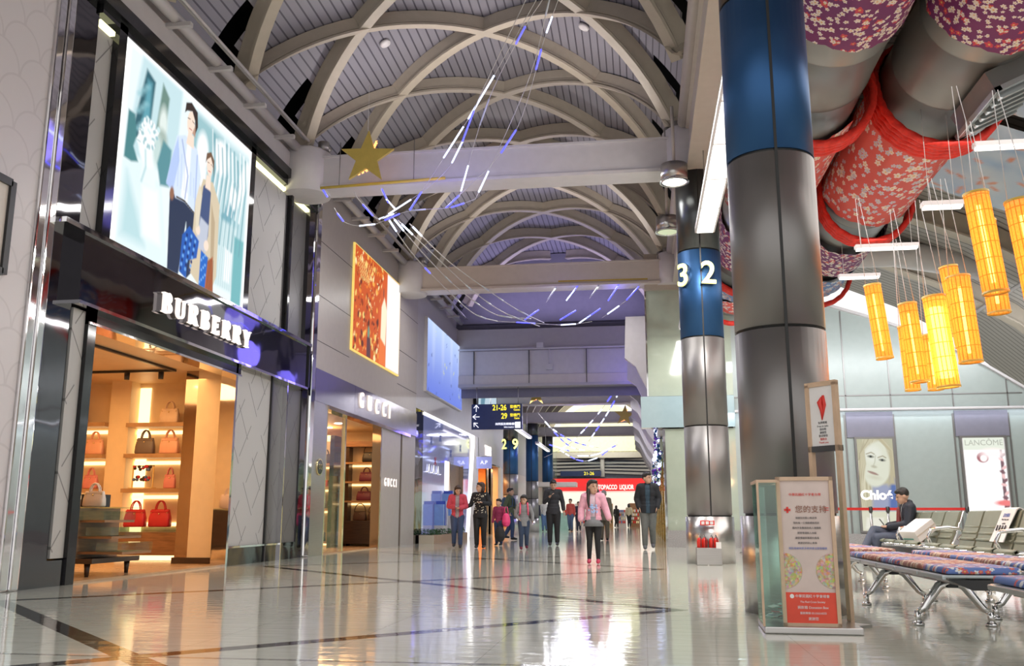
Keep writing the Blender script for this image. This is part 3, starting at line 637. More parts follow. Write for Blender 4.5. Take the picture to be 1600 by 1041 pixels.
# ================================================================ ceiling cans and linear luminaires
for x, y, z, lb, on in ((.70, 15.45, 6.50, 'lit steel drum downlight under the right end of the nearest cross beam', True), (.66, 18.4, 6.52, 'dimmer steel drum downlight farther back beside the column marked 32', False)):
    t = empty('drum_downlight', (x, y, z), label=lb, cat='ceiling light')
    MB().lathe([(.235, .0), (.235, .30)], n=28).obj('housing', M['steel'], t)
    MB().lathe([(.255, -.02), (.255, .015), (.21, .015), (.21, -.02), (.255, -.02)], n=28, cap=False).obj('rim', M['chrome'], t)
    MB().lathe([(.21, -.01), (.21, .02)], n=28).obj('diffuser', mat('can_on', (1, 1, 1), emit=2.5, ecol=(1, .99, .9)) if on else mat('can_dim', (.6, .7, .5), emit=.35, ecol=(.8, .9, .6)), t)
    tub('stem', [(0, 0, .3), (0, 0, 1.4)], .03, M['offw'], t, 8)
def strip(x, y0, y1, z, wd, lb, grp=None, rods=None):
    t = empty('linear_luminaire', (x, y0, z), label=lb, cat='ceiling light', group=grp)
    L_ = y1 - y0; n = max(2, round(L_ / 1.35)); mb = MB(); mb.box((-wd / 2, 0, 0), (wd / 2, L_, .10)); mb.obj('housing', M['white'], t)
    for k in range(n):
        a, b = L_ * k / n + .035, L_ * (k + 1) / n - .035
        bx('diffuser', (-wd / 2 + .03, a, -.015), (wd / 2 - .03, b, .0), M['scr_white'] , t)
    for yy in rods or (.4, L_ - .4): tub('rod', [(0, yy, .1), (0, yy, 1.4)], .01, M['steel'], t, 6)
strip(1.17, 8.9, 15.3, 5.5, .33, 'long suspended panel light running between the two big right columns')
strip(1.20, 17.3, 23.6, 5.5, .33, 'suspended panel light past the column marked 32')
strip(-5.0, 36.5, 41.5, 4.25, .2, 'slim suspended tube light left of the far column marked 29', rods=(3.9, 3.95)); strip(-5.0, 44.5, 50, 4.25, .2, 'slim suspended tube light behind the far column marked 29', rods=(4.0, 4.05))
for i, (x0, x1, y, z, lb) in enumerate(((4.40, 5.9, 12.0, 5.47, 'white tube luminaire nearest above the pair of big lanterns'), (3.69, 4.2, 12.0, 4.69, 'white tube luminaire just right of the red draped duct'), (3.6, 4.6, 15.3, 5.1, 'white tube luminaire above the lantern cluster'), (3.8, 4.55, 17.6, 5.2, 'white tube luminaire far back under the duct end'))):
    t = empty('tube_luminaire', (x0, y, z), label=lb, cat='ceiling light')
    bx('housing', (0, -.07, .012), (x1 - x0, .07, .07), M['white'], t); bx('diffuser', (.02, -.06, -.02), (x1 - x0 - .02, .06, .012), M['scr_white'], t)
    for xx in (.1, x1 - x0 - .1): tub('wire', [(xx, 0, .07), (xx, 0, 1.9)], .004, M['wire'], t, 5)
# ================================================================ big ducts, drapes and ropes
def duct(x, z, r, y0, y1, label):
    t = empty('air_duct', (x, y0, z), label=label, cat='duct'); mb = MB(); P = []
    n = int((y1 - y0) / 1.2)
    for k in range(n + 1):
        y = (y1 - y0) * k / n; P += [(r, max(0, y - .015)), (r + .012, y), (r, y + .015)]
    mb.lathe(P, n=48, axis='y').obj('pipe', M['duct'], t); return t
dA = duct(2.42, 6.67, .72, 4.2, 24.1, 'left of the two huge grey ceiling ducts, nearest the big columns')
dB = duct(4.16, 6.67, .72, 4.2, 22.0, 'right of the two huge grey ceiling ducts, with a louvred outlet')
t = empty('duct_outlet', (4.16, 11.3, 6.67), label='grey louvred air outlet on the underside of the right duct', cat='outlet')
Rr = Matrix.Rotation(math.radians(-24), 4, 'Y')
mb = MB(); mb.box((-.35, -.62, -.98), (.35, .62, -.70), 0, Rr); mb.obj('collar', M['duct'], t)
mb = MB(); [mb.box(a, b, 0, Rr) for a, b in (((-.40, -.70, -1.0), (.40, -.62, -.94)), ((-.40, .62, -1.0), (.40, .70, -.94)), ((-.40, -.70, -1.0), (-.32, .70, -.94)), ((.32, -.70, -1.0), (.40, .70, -.94)))]; mb.obj('frame', M['shell'], t)
MB().box((-.31, -.61, -.99), (.31, .61, -.975), 0, Rr).obj('shaded_throat_plate', M['coldark'], t)  # dark plate stands in for the shade inside the outlet
for k in range(6): MB().box((-.32, -.55 + k * .2, -1.05), (.32, -.48 + k * .2, -.985), 0, Rr).obj('louvre', M['shell'], t)
def drape(x, z, r, y0, y1, m, label, sag=.05, tilt=0.0):
    vs = .5 if m in (M['f_red'], M['f_blue']) else .8
    mb = MB(); uv = mb.bm.loops.layers.uv.new('UVMap'); NA, NY = 56, max(6, int((y1 - y0) / .2)); g_ = []
    for j in range(NY + 1):
        row = []
        for i in range(NA + 1):
            a = 2 * PI * i / NA; f = j / NY; dn = max(0, -math.cos(a))
            edge = math.exp(-((f if f < .5 else 1 - f) * 8))
            yy = y0 + (y1 - y0) * f + (tilt * math.cos(a) + .06 * math.sin(3 * a)) * (1 if f > .5 else -1) * edge
            rr = r + .03 + sag * dn + .012 * math.sin(9 * a + f * 5) + .01 * math.sin(23 * a)
            row.append((mb.bm.verts.new((rr * math.sin(a), yy - y0, rr * math.cos(a))), (a * r, yy * vs)))
        g_.append(row)
    for j in range(NY):
        for i in range(NA):
            q = [g_[j][i], g_[j][i + 1], g_[j + 1][i + 1], g_[j + 1][i]]; fc = mb.f([v for v, _ in q], True)
            for l, (_, c) in zip(fc.loops, q): l[uv].uv = c
    o = mb.obj('fabric_drape', m, loc=(x, y0, z), keepn=True, label=label, cat='fabric'); return o
def ropes(x, z, r, y, n, label, sp=.105, tilt=.25, sag=.30, rr=.052):
    t = empty('rope_bundle', (x, y, z), label=label, cat='rope')
    for k in range(n):
        mb = MB(); N = 190; A = 14; prev = None; y_off = (k - n / 2) * sp
        for i in range(N + 1):
            a = 2 * PI * i / N; dn = max(0, -math.cos(a)) ** 1.5; R = r + .07 + sag * dn
            c = Vector((R * math.sin(a), y_off * (1 + .1 * math.sin(2 * a + k)) + tilt * math.cos(a), R * math.cos(a))); ra = Vector((math.sin(a), 0, math.cos(a))); s_ = i * .23
            ring = []
            for j in range(A):
                th = 2 * PI * j / A; q = rr * (.78 + .3 * abs(math.cos(1.5 * (th - s_ * 1.4))))
                ring.append(mb.bm.verts.new(c + (ra * math.cos(th) + Vector((0, 1, 0)) * math.sin(th)) * q))
            if prev: [mb.f([prev[j], prev[(j + 1) % A], ring[(j + 1) % A], ring[j]], True) for j in range(A)]
            prev = ring
        mb.obj('rope', M['rope'], t)
drape(2.42, 6.67, .72, 5.2, 9.9, M['f_purple'], 'purple flowered cloth around the left duct at the top of the picture')
drape(4.16, 6.67, .72, 5.2, 10.2, M['f_purple'], 'purple flowered cloth around the right duct at the top corner')
drape(2.42, 6.67, .72, 12.4, 16.6, M['f_red'], 'red flowered cloth around the left duct just behind the big column', tilt=.2)
drape(4.16, 6.67, .72, 12.6, 16.6, M['f_red'], 'large red flowered cloth around the middle of the right duct', .12, tilt=.3)
drape(4.16, 6.67, .72, 17.9, 20.0, M['f_purple'], 'purple flowered cloth around the far part of the right duct', .12, tilt=.2)
drape(4.16, 6.67, .72, 20.3, 21.8, M['f_blue'], 'blue flowered cloth at the far end of the right duct', .12)
drape(2.42, 6.67, .72, 17.6, 19.8, M['f_purple'], 'purple flowered cloth seen between the two big columns')
drape(2.42, 6.67, .72, 21.0, 22.3, M['f_blue'], 'blue flowered cloth seen between the two big columns'); drape(2.42, 6.67, .72, 22.35, 23.6, M['f_red'], 'red flowered cloth farthest back between the two big columns')
ropes(2.42, 6.67, .72, 12.3, 4, 'red twisted ropes around the left duct beside the blue column top')
ropes(4.16, 6.67, .72, 12.7, 5, 'thick red twisted ropes at the near edge of the large red cloth', tilt=.35, sag=.3)
ropes(4.16, 6.67, .72, 16.8, 4, 'thick red twisted ropes at the far edge of the large red cloth', tilt=.15, sag=.3)
ropes(4.16, 6.67, .72, 21.9, 2, 'red twisted ropes at the far end of the right duct')
ropes(2.42, 6.67, .72, 20.6, 3, 'red twisted ropes seen between the big columns, above the blue cloth'); ropes(2.42, 6.67, .72, 23.7, 2, 'red twisted ropes lowest between the big columns')
bx('wall_bracket_box', (1.75, 7.0, 5.6), (2.0, 7.5, 5.95), M['offw'], bev=.02, label='cream box fixed at the top right of the big foreground column', cat='box')
# printed ceiling panels
def panel(c, m, lb):
    p = Paint(90, 60, 4, 3, (.42, .50, .62))
    rnd = random.Random(3)
    for _ in range(26): p.ell(rnd.random(), rnd.random(), .06 + .1 * rnd.random(), .03 + .05 * rnd.random(), (.55, .58, .62) if rnd.random() < .6 else (.16, .30, .55), rnd.random() * 3, .08, .6)
    for _ in range(34): p.ell(rnd.random(), rnd.random(), .035, .015, (.62, .22, .10), rnd.random() * 3, .01)
    p.obj('printed_ceiling_panel', print_mat('printed_sky_leaves') if 'psl' not in MATS else MATS['psl'], m, label=lb, cat='ceiling panel')
u = Vector((1, 0, -.42)); v = Vector((0, 1, 0))
panel(0, frm((7.0, 12.6, 6.3), tuple(u), (0, -1, 0)), 'pale blue printed ceiling panel with orange leaves behind the pair of lanterns')
panel(0, frm((7.0, 16.0, 6.3), tuple(u), (0, -1, 0)), 'pale blue printed ceiling panel with leaves beside the lantern cluster')
# ================================================================ lanterns
def lantern(x, y, zb, h, r, tiltx, label, dbl=True):
    t = empty('lantern', (x, y, zb), label=label, cat='lantern', group='bamboo lanterns hanging over the lounge'); t.rotation_euler = (0, math.radians(tiltx), 0)
    mb = MB(); uv = mb.bm.loops.layers.uv.new('UVMap'); n = 40; A = [[mb.bm.verts.new((r * math.cos(2 * PI * k / n), r * math.sin(2 * PI * k / n), z)) for k in range(n)] for z in (0, h)]
    for k in range(n):
        fc = mb.f([A[0][k], A[0][(k + 1) % n], A[1][(k + 1) % n], A[1][k]], True)
        for l, c in zip(fc.loops, ((k, 0), (k + 1, 0), (k + 1, h), (k, h))): l[uv].uv = (c[0] * 2 * PI * r / n, c[1])
    mb.obj('shade', M['lantern'], t, keepn=True)
    for z in (0, h): MB().lathe([(r + .006, z - .012), (r + .006, z + .012), (r - .006, z + .012), (r - .006, z - .012), (r + .006, z - .012)], n=40, cap=False).obj('hoop', mat('golden_hoop', (.55, .36, .05), .5), t)
    tub('lamp', [(0, 0, h * .1), (0, 0, h * .88)], r * (.62 if 'brightest w' in label else .16), M['lampw'], t, 10)
    for s in (-1, 1): tub('wire', [(s * r * .8, 0, h), (s * r * .2, 0, h + 1.15)], .004, M['wire'], t, 5)
LT = [(2.98, 11.6, 2.66, .92, .10, -5, 'leftmost tall lantern of the hanging cluster'),
      (3.13, 10.8, 2.25, .90, .10, -4, 'second lantern from the left in the cluster'),
      (3.37, 10.6, 2.16, 1.02, .12, -4, 'brightest whitish lantern at the middle of the cluster'),
      (3.56, 10.4, 2.40, .95, .12, -3, 'lantern in front just right of the brightest one'),
      (3.85, 11.4, 2.75, .98, .105, -6, 'rightmost tall lantern of the hanging cluster'),
      (3.72, 12.2, 2.34, .7, .09, -2, 'small low lantern at the back of the cluster'),
      (3.36, 11.9, 2.30, .8, .09, -2, 'lantern mostly hidden behind the brightest one'),
      (3.40, 9.1, 2.86, 1.0, .115, -5, 'left one of the big lanterns at the right edge'),
      (3.72, 8.9, 2.50, 1.2, .125, -5, 'big lantern cut by the right edge of the picture'),
      (3.75, 10.0, 2.85, 1.0, .11, -3, 'lantern seen between the two big ones at the right edge')]
for i, a in enumerate(LT): lantern(*a)
point((3.4, 11.1, 2.1), 18, WARM, .15)
# ================================================================ first shop front, left
s = empty('storefront', (FX, 9.0, 0), label='dark mirrored boutique front with quilted panels, nearest on the left', cat='storefront')
def sb(name, y0, y1, z0, z1, m, x0=-.2, x1=0., par=None, bev=0): return bx(name, (x0, y0 - 9, z0), (x1, y1 - 9, z1), m, par or s, bev)
sb('corner_post', 8.78, 8.92, 0, 7.2, M['chrome'], x1=.04, bev=.02); sb('corner_post', 8.93, 9.06, 0, 7.2, M['chrome'], x1=.06, bev=.02)
sb('mirror_panel', 9.06, 9.6, 0, 7.05, M['dmirror'], x1=-.02); sb('quilted_panel', 9.62, 9.86, .3, 3.15, M['quilt'], x1=.0); sb('quilted_panel', 9.64, 9.98, 4.05, 6.75, M['quilt'], x1=-.06)
sb('plinth', 9.06, 10.0, 0, .28, M['dmirror'], x1=.02); sb('door_frame', 9.86, 10.02, 0, 3.2, M['black'], x1=.05); sb('door_frame', 13.93, 14.0, 0, 3.2, M['chrome'], x1=.05)
sb('header_rail', 9.86, 14.1, 3.03, 3.2, M['black'], x1=.05); sb('header_trim', 9.86, 14.1, 3.0, 3.03, M['chrome'], x1=.07); sb('header_trim', 9.1, 17.0, 4.02, 4.08, M['chrome'], x1=.16)
sb('screen_surround', 9.98, 10.16, 4.05, 7.0, M['black'], x1=.03); sb('screen_surround', 14.05, 14.25, 4.05, 7.0, M['black'], x1=.03); sb('screen_surround', 9.6, 17.3, 6.9, 7.05, M['black'], x1=.03); sb('screen_surround', 10.1, 14.1, 4.05, 4.14, M['black'], x1=.03)
sb('quilted_panel', 14.25, 15.85, 4.1, 6.78, M['quilt'], x1=-.06); sb('dark_quilted_panel', 15.85, 17.0, 4.1, 6.78, M['quiltd'], x1=-.08); sb('divider', 15.98, 16.06, 4.1, 6.9, M['black'], x1=.02); sb('divider', 17.0, 17.36, 0, 7.05, M['dmirror'], x1=.0)
sb('cove_light', 14.27, 15.95, 6.80, 6.86, M['cove'], -.14, -.02); sb('cove_light', 16.08, 17.0, 6.80, 6.86, M['cove'], -.14, -.02); sb('cove_light', 9.64, 9.96, 6.78, 6.84, M['cove'], -.14, -.02)
sb('quilted_panel', 14.02, 15.45, .30, 3.18, M['quilt']); sb('plinth', 14.0, 17.0, 0, .3, M['dmirror'], x1=.02); sb('dark_quilted_panel', 15.45, 17.0, .3, 3.18, M['quiltd'], x1=-.03); sb('steel_fin', 16.1, 16.14, 0, 3.18, M['chrome'], x1=.06); sb('steel_fin', 15.45, 15.5, .0, 3.18, M['blackm'], x1=.04)
sb('plinth_trim', 14.0, 16.1, .27, .30, M['chrome'], x1=.04)
sb('corner_post', 17.36, 17.62, 0, 7.55, M['chrome'], x1=.04, bev=.03)
hd = sb('header_panel', 9.52, 16.95, 3.2, 4.02, M['dmirror'], x1=.12)
sb('header_edge', 9.5, 16.98, 3.17, 3.21, M['chrome'], x1=.15); sb('header_edge', 16.9, 16.98, 3.17, 4.04, M['black'], x1=.15)
# serif lettering
def serif_letter(mb, ch, ox, h, th=.17, tn=.05, sw=.09):
    W = {'B': .74, 'U': .80, 'R': .80, 'E': .68, 'Y': .78}[ch] * h; th *= h; tn *= h; sv = tn * 1.0; q = sw * h
    def rec(x0, y0, x1, y1): mb.box((ox + x0, y0, 0), (ox + x1, y1, .045))
    def bowl(cx, cy, rx, ry, a0, a1, t0, t1):
        n = 14; o_, i_ = [], []
        for k in range(n + 1):
            a = a0 + (a1 - a0) * k / n; t = t0 + (t1 - t0) * abs(math.cos(a)); o_.append((ox + cx + rx * math.cos(a), cy + ry * math.sin(a))); i_.append((ox + cx + (rx - t) * math.cos(a), cy + (ry - tn) * math.sin(a)))
        for k in range(n): mb.prism([o_[k], o_[k + 1], i_[k + 1], i_[k]], 0, .045)
    if ch in 'BRE':
        rec(q, 0, q + th, h); rec(0, 0, 2 * q + th, sv); rec(0, h - sv, 2 * q + th, h)
    if ch in 'BR':
        rec(q + th, h - tn, W * .55, h); rec(q + th, h * .5, W * .55, h * .5 + tn); bowl(W * .55, h * .75 + tn / 2, W * .36, h * .25 + tn / 2, -PI / 2, PI / 2, tn, th)
    if ch == 'B': rec(q + th, 0, W * .57, tn); bowl(W * .57, h * .25 + tn / 2, W * .42, h * .25 + tn / 2, -PI / 2, PI / 2, tn, th)
    if ch == 'R': mb.prism([(ox + W * .45, h * .5), (ox + W * .45 + th, h * .52), (ox + W * .98, 0), (ox + W * .98 - th, 0)], 0, .045); rec(W * .70, 0, W * 1.04, sv)
    if ch == 'E':
        for y, l in ((0, .92), (h * .5 - tn / 2, .72), (h - tn, .90)): rec(q + th, y, W * l, y + tn)
        rec(W * .92 - tn, 0, W * .92, h * .26); rec(W * .90 - tn, h * .76, W * .90, h); rec(W * .72 - tn, h * .38, W * .72, h * .62)
    if ch == 'U':
        rec(q, h * .3, q + th, h); rec(0, h - sv, 2 * q + th, h); rec(W - q - tn, h * .3, W - q, h); rec(W - 2 * q - tn, h - sv, W, h)
        n = 16; o_, i_ = [], []
        for k in range(n + 1):
            a = PI + PI * k / n; f = k / n; t = th + (tn - th) * f; cx = W / 2; rx = W / 2 - q
            o_.append((ox + cx + rx * math.cos(a), h * .3 + h * .3 * math.sin(a))); i_.append((ox + cx + (rx - t) * math.cos(a), h * .3 + (h * .3 - tn) * math.sin(a)))
        for k in range(n): mb.prism([o_[k], o_[k + 1], i_[k + 1], i_[k]], 0, .045)
    if ch == 'Y':
        rec(W / 2 - th / 2, 0, W / 2 + th / 2, h * .48); rec(W / 2 - th / 2 - q, 0, W / 2 + th / 2 + q, sv)
        mb.prism([(ox + .08 * W, h), (ox + .08 * W + th, h), (ox + W / 2 + th / 2, h * .42), (ox + W / 2 - th / 2, h * .42)], 0, .045); mb.prism([(ox + W * .90 - tn, h), (ox + W * .90, h), (ox + W / 2 + th / 2, h * .42), (ox + W / 2 + th / 2 - tn, h * .42)], 0, .045)
        rec(0, h - sv, .08 * W + th + q, h); rec(W * .72, h - sv, W, h)
    return W
t = empty('sign_lettering', (FX + .14, 11.25, 3.46), label='lit white serif letters BURBERRY on the dark header panel', cat='sign lettering')
R0 = frm((.02, 0, 0), (0, 1, 0), (0, 0, 1)); ox = 0
for ch in 'BURBERRY':
    mb = MB(); wd = serif_letter(mb, ch, 0, .27); mb.obj('letter', M['letter'], t).matrix_local = R0 @ Matrix.Translation((ox, 0, 0)) @ Matrix.Diagonal((1.22, 1, 1, 1))
    mb = MB(); serif_letter(mb, ch, 0, .27, th=.20, tn=.075); mb.obj('letter_side', M['lettere'], t).matrix_local = Matrix.Translation((-.05, 0, 0)) @ R0 @ Matrix.Translation((ox, -.003, 0)) @ Matrix.Diagonal((1.22, 1.02, 1, 1))
    ox += wd * 1.22 + .115
# poster: two models among plaster statues
p = Paint(290, 200, 3.89, 2.74, (.93, .97, .99)); A = p.A
W_, T_, D_, S_ = (.95, .99, 1.), (.30, .58, .62), (.05, .16, .20), (.95, .78, .66)
p.poly([(.03, 0), (.97, 0), (.97, .96), (.03, .97)], (.86, .95, .97))
p.poly([(.04, .45), (.10, .98), (.38, .98), (.36, .5)], (.62, .80, .84), .03); p.poly([(.07, .56), (.13, .93), (.19, .90), (.17, .52)], D_, .02); p.poly([(.21, .6), (.24, .93), (.29, .88), (.27, .58)], (.20, .32, .28), .02)
p.poly([(.12, .60), (.14, .88), (.17, .88), (.17, .6)], (.16, .42, .50), .03)
for k in range(9): p.ell(.10 + .02 * (k % 3), .6 + .03 * k, .025, .012, (.35, .62, .68), .4, .02, .7)
p.ell(.26, .72, .04, .09, (.80, .88, .84), 0, .03); p.ell(.26, .64, .05, .05, (.45, .55, .50), 0, .04)
p.poly([(.50, .50), (.52, .93), (.97, .93), (.97, .1), (.6, .1)], (.55, .74, .78), .05); p.poly([(.42, .6), (.5, .94), (.72, .92), (.66, .5)], (.38, .60, .64), .05)
p.ell(.56, .74, .07, .12, W_, 0, .03); p.poly([(.50, .2), (.50, .66), (.60, .66), (.62, .2)], W_, .03); p.ell(.72, .80, .10, .10, W_, 0, .04)
for k in range(16):
    x = .70 + .25 * ((k * 37) % 16) / 16; y = .25 + .55 * ((k * 53) % 16) / 16; p.poly([(x, y), (x + .02, y + .16), (x + .045, y + .12), (x + .03, y - .04)], (.25, .48, .56) if k % 3 else (.95, 1, 1), .02)
p.ell(.85, .62, .05, .07, W_, .2, .02); p.poly([(.72, .05), (.74, .45), (.90, .45), (.88, .05)], (.70, .84, .86), .03); p.poly([(.88, .0), (.88, .40), (.97, .40), (.97, 0)], (.22, .52, .55), .02); p.poly([(.80, .10), (.80, .30), (.87, .28), (.86, .1)], W_, .02)
# left bust
p.poly([(.03, 0), (.03, .40), (.10, .46), (.28, .40), (.34, .10), (.36, .0)], (.80, .92, .94), .02); p.poly([(.05, .05), (.06, .36), (.14, .20), (.20, .05)], (.45, .70, .74), .06, .7); p.poly([(.18, .1), (.16, .34), (.26, .36), (.3, .1)], W_, .05)
p.poly([(.14, .36), (.15, .52), (.24, .52), (.24, .36)], (.86, .95, .96), .02); p.ell(.18, .56, .10, .115, (.93, .98, .99), .1, .02); p.ell(.235, .56, .04, .08, (.62, .76, .74), 0, .03)
for k in range(16): p.ell(.12 + .12 * ((k * 7) % 16) / 16, .60 + .09 * ((k * 5) % 16) / 16, .016, .014, (.66, .84, .86) if k % 2 else W_, 0, .01)
p.poly([(.115, .58), (.095, .545), (.115, .525)], (.93, .98, .99), .01)
p.poly([(.035, .42), (.04, .66), (.08, .66), (.10, .56), (.085, .50), (.12, .44), (.08, .42)], (.10, .28, .30), .015)
p.poly([(.24, .50), (.27, .64), (.33, .62), (.33, .42), (.27, .40)], (.14, .34, .38), .02)
for k in range(34): a_ = k * 2.4; p.ell(.175 + .062 * math.cos(a_) * (.4 + .6 * ((k * 7) % 10) / 10), .615 + .065 * math.sin(a_), .013, .010, (.42, .62, .66) if k % 2 else (1, 1, 1), a_, .008)
p.line([(.105, .60), (.118, .602), (.13, .598)], .006, (.35, .55, .58), .006); p.line([(.100, .545), (.125, .545)], .005, (.4, .58, .6), .006); p.line([(.15, .36), (.17, .44), (.16, .52)], .010, (.45, .68, .72), .02)
for k in range(18):
    x = .63 + .33 * ((k * 29) % 18) / 18; p.line([(x, .92 - .02 * (k % 4)), (x + .02, .72), (x - .01, .5 - .2 * (k % 2))], .010 + .006 * (k % 3), (.20, .42, .48) if k % 2 else (.98, 1, 1), .012, .75)
for k in range(8): p.line([(.76 + .015 * k, .44), (.74 + .02 * k, .06)], .006, (.45, .64, .68), .008, .7)
# standing model: dark hair, pale blue shirt, dark trousers
p.poly([(.36, 0), (.34, .40), (.45, .42), (.53, .38), (.54, .05), (.50, 0), (.47, .30), (.44, 0)], (.03, .05, .11), .008); p.poly([(.46, .05), (.475, .3), (.485, .05)], (.6, .75, .8), .008)
p.poly([(.31, .44), (.36, .72), (.42, .76), (.52, .73), (.56, .60), (.54, .37), (.45, .40), (.38, .39), (.34, .46)], (.72, .82, .97), .012)
p.poly([(.31, .43), (.33, .56), (.37, .72), (.39, .6), (.36, .42)], (.52, .64, .92), .01); p.poly([(.42, .42), (.44, .74), (.47, .74), (.47, .4)], (.98, 1, 1), .02); p.line([(.40, .72), (.46, .55), (.45, .42)], .012, (.42, .50, .75), .01); p.line([(.52, .70), (.53, .4)], .012, (.45, .55, .82), .01)
for k in range(6): p.line([(.38 + .025 * k, .66 - .02 * k), (.39 + .025 * k, .46)], .006, (.45, .56, .85), .01, .6)
p.ell(.355, .40, .022, .035, (.35, .18, .12)); p.poly([(.43, .72), (.44, .79), (.485, .79), (.49, .72)], S_, .01); p.ell(.455, .85, .040, .070, S_, -.1, .008)
p.poly([(.405, .88), (.41, .94), (.45, .965), (.50, .94), (.51, .86), (.49, .80), (.485, .88), (.46, .92), (.42, .90)], (.06, .04, .035), .008); p.poly([(.47, .80), (.49, .86), (.495, .79)], (.55, .35, .26), .01)
p.line([(.43, .865), (.448, .868)], .005, (.1, .06, .05), .004); p.line([(.465, .868), (.48, .862)], .005, (.1, .06, .05), .004); p.line([(.445, .815), (.465, .815)], .006, (.6, .25, .22), .004); p.line([(.39, .40), (.45, .405), (.53, .375)], .010, (.10, .08, .07), .004)
# seated model: trench coat, blue lace skirt
p.poly([(.52, .05), (.53, .42), (.58, .60), (.66, .62), (.73, .52), (.74, .10), (.70, 0), (.6, 0)], (.72, .62, .46), .01); p.poly([(.66, .5), (.70, .4), (.715, .02), (.70, .02), (.68, .2)], (.55, .44, .30), .01)
p.poly([(.56, .30), (.585, .56), (.62, .60), (.65, .55), (.65, .30), (.62, .2)], (.08, .12, .26), .01); p.poly([(.55, .20), (.58, .38), (.65, .36), (.64, .20)], (.58, .62, .72), .015)
p.poly([(.445, .02), (.45, .22), (.50, .29), (.58, .24), (.57, .14), (.50, .10), (.50, 0)], (.02, .14, .52), .008); p.poly([(.60, .0), (.60, .20), (.66, .18), (.66, 0)], (.02, .18, .62), .008)
for k in range(26): p.ell(.455 + .10 * ((k * 11) % 26) / 26, .04 + .21 * ((k * 7) % 26) / 26, .010, .010, (.20, .45, .85) if k % 2 else (.01, .04, .2), 0, .008)
for k in range(10): p.ell(.605 + .045 * ((k * 3) % 10) / 10, .02 + .018 * k, .008, .008, (.25, .5, .9), 0, .008)
p.poly([(.65, .0), (.66, .16), (.70, .20), (.72, 0)], (.50, .16, .06), .01)
for k in range(7): p.line([(.665 + .008 * k, .0), (.66 + .008 * k, .18)], .004, (.1, .05, .04), .004, .7)
p.poly([(.60, .56), (.605, .64), (.64, .64), (.645, .56)], S_, .01); p.ell(.625, .70, .034, .062, S_, .08, .008); p.poly([(.59, .70), (.595, .76), (.63, .785), (.66, .75), (.665, .66), (.65, .72), (.63, .755), (.605, .73)], (.22, .13, .08), .008)
p.line([(.605, .712), (.62, .714)], .004, (.15, .09, .06), .004); p.line([(.635, .714), (.65, .710)], .004, (.15, .09, .06), .004); p.line([(.618, .668), (.634, .668)], .006, (.75, .2, .2), .004)
p.ell(.565, .30, .025, .03, S_, .3, .01); p.ell(.64, .24, .028, .03, S_, -.3, .01); p.poly([(.53, .44), (.555, .56), (.58, .5), (.57, .32), (.55, .3)], (.80, .72, .58), .01)
for e_ in (0, 1): p.poly([(e_ * .985, 0), (e_ * .985, 1), (e_ * .985 + .015, 1), (e_ * .985 + .015, 0)], (1, 1, 1))
p.poly([(0, .985), (1, .985), (1, 1), (0, 1)], (1, 1, 1)); p.c = np.clip(p.c, 0, 1) ** 1.15
t = empty('poster_screen', (FX, 12.105, 5.51), label='large lit poster of two fashion models among white statues, above the left shop', cat='poster')
p.obj('picture', attr_mat('poster_emit', .80), on_left(.035, 0, 0), t); bx('light_box', (-.1, -1.95, -1.375), (.03, 1.95, 1.375), M['scr_white'], t)
# ---- inside the first shop
XB = -10.25
bx('floor', (XB, 9.7, 0), (FX - .02, 15.6, .025), M['carpet'], kind='structure'); bx('ceiling', (XB, 9.7, 3.14), (FX - .2, 15.6, 3.25), M['creamw'], kind='structure')
bx('wall_back', (XB, 15.5, 0), (-7.4, 15.6, 3.14), M['creamw'], kind='structure'); bx('wall_left', (XB - .1, 9.6, 0), (XB, 15.6, 3.14), M['creamw'], kind='structure'); bx('wall_front', (XB, 9.6, 0), (FX - .2, 9.7, 3.14), M['creamw'], kind='structure')
mb = MB(); mb.mat(M['creamw']); mb.box((-7.23, 14.2, 0), (-6.82, 15.5, 3.14)); mb.mat(M['bronze']); mb.box((-7.47, 14.25, 0), (-7.23, 15.5, 3.14)); mb.box((-6.82, 14.22, 0), (-6.56, 15.5, 3.14)); mb.mat(M['dwood']); mb.box((-7.48, 14.18, 0), (-6.56, 14.25, .12)); mb.obj('trim_20', kind='structure')
u_ = empty('shelf_wall', (-9.0, 15.5, 0), label='backlit cream shelf wall with oak shelves inside the left shop', cat='shelving')
bx('post', (-.38, -.3, 0), (0, 0, 3.14), M['creamw'], u_); bx('vertical_light', (0.02, -.03, .5), (.22, 0, 3.05), M['warmcove'], u_)
for x0, x1, zs in ((.02, 1.55, (2.31, 1.77, 1.17)), (-1.25, -.38, (2.33, 1.77, 1.17))):
    for z in zs: q = bx('shelf', (x0, -.42, z), (x1, -.02, z + .07), M['shelf'], u_); bx('shelf_light', (x0, -.05, z - .10), (x1, -.0, z - .04), M['warmcove'], q)
bx('counter', (.0, -.46, .52), (1.55, -.02, .58), M['glassg'], u_); bx('cabinet', (.02, -.44, .12), (1.55, -.04, .50), M['wood'], u_); bx('kick_light', (0, -.40, .03), (1.55, -.38, .11), M['warmcove'], u_); bx('shelf_light', (.2, -.04, .60), (1.55, -.0, .66), M['warmcove'], u_)
tr = empty('spot_track', (-9.6, 14.0, 3.1), label='black lighting track with spots on the ceiling inside the left shop', cat='ceiling light')
bx('rail', (0, 0, 0), (2.0, .05, .035), M['blackm'], tr); bx('rail', (2.0, -2.4, 0), (2.05, .05, .035), M['blackm'], tr)
for x in (.5, 1.2, 1.8): MB().lathe([(.04, -.12), (.045, 0)], (x, .02, 0), 12).obj('spot_head', M['blackm'], tr)
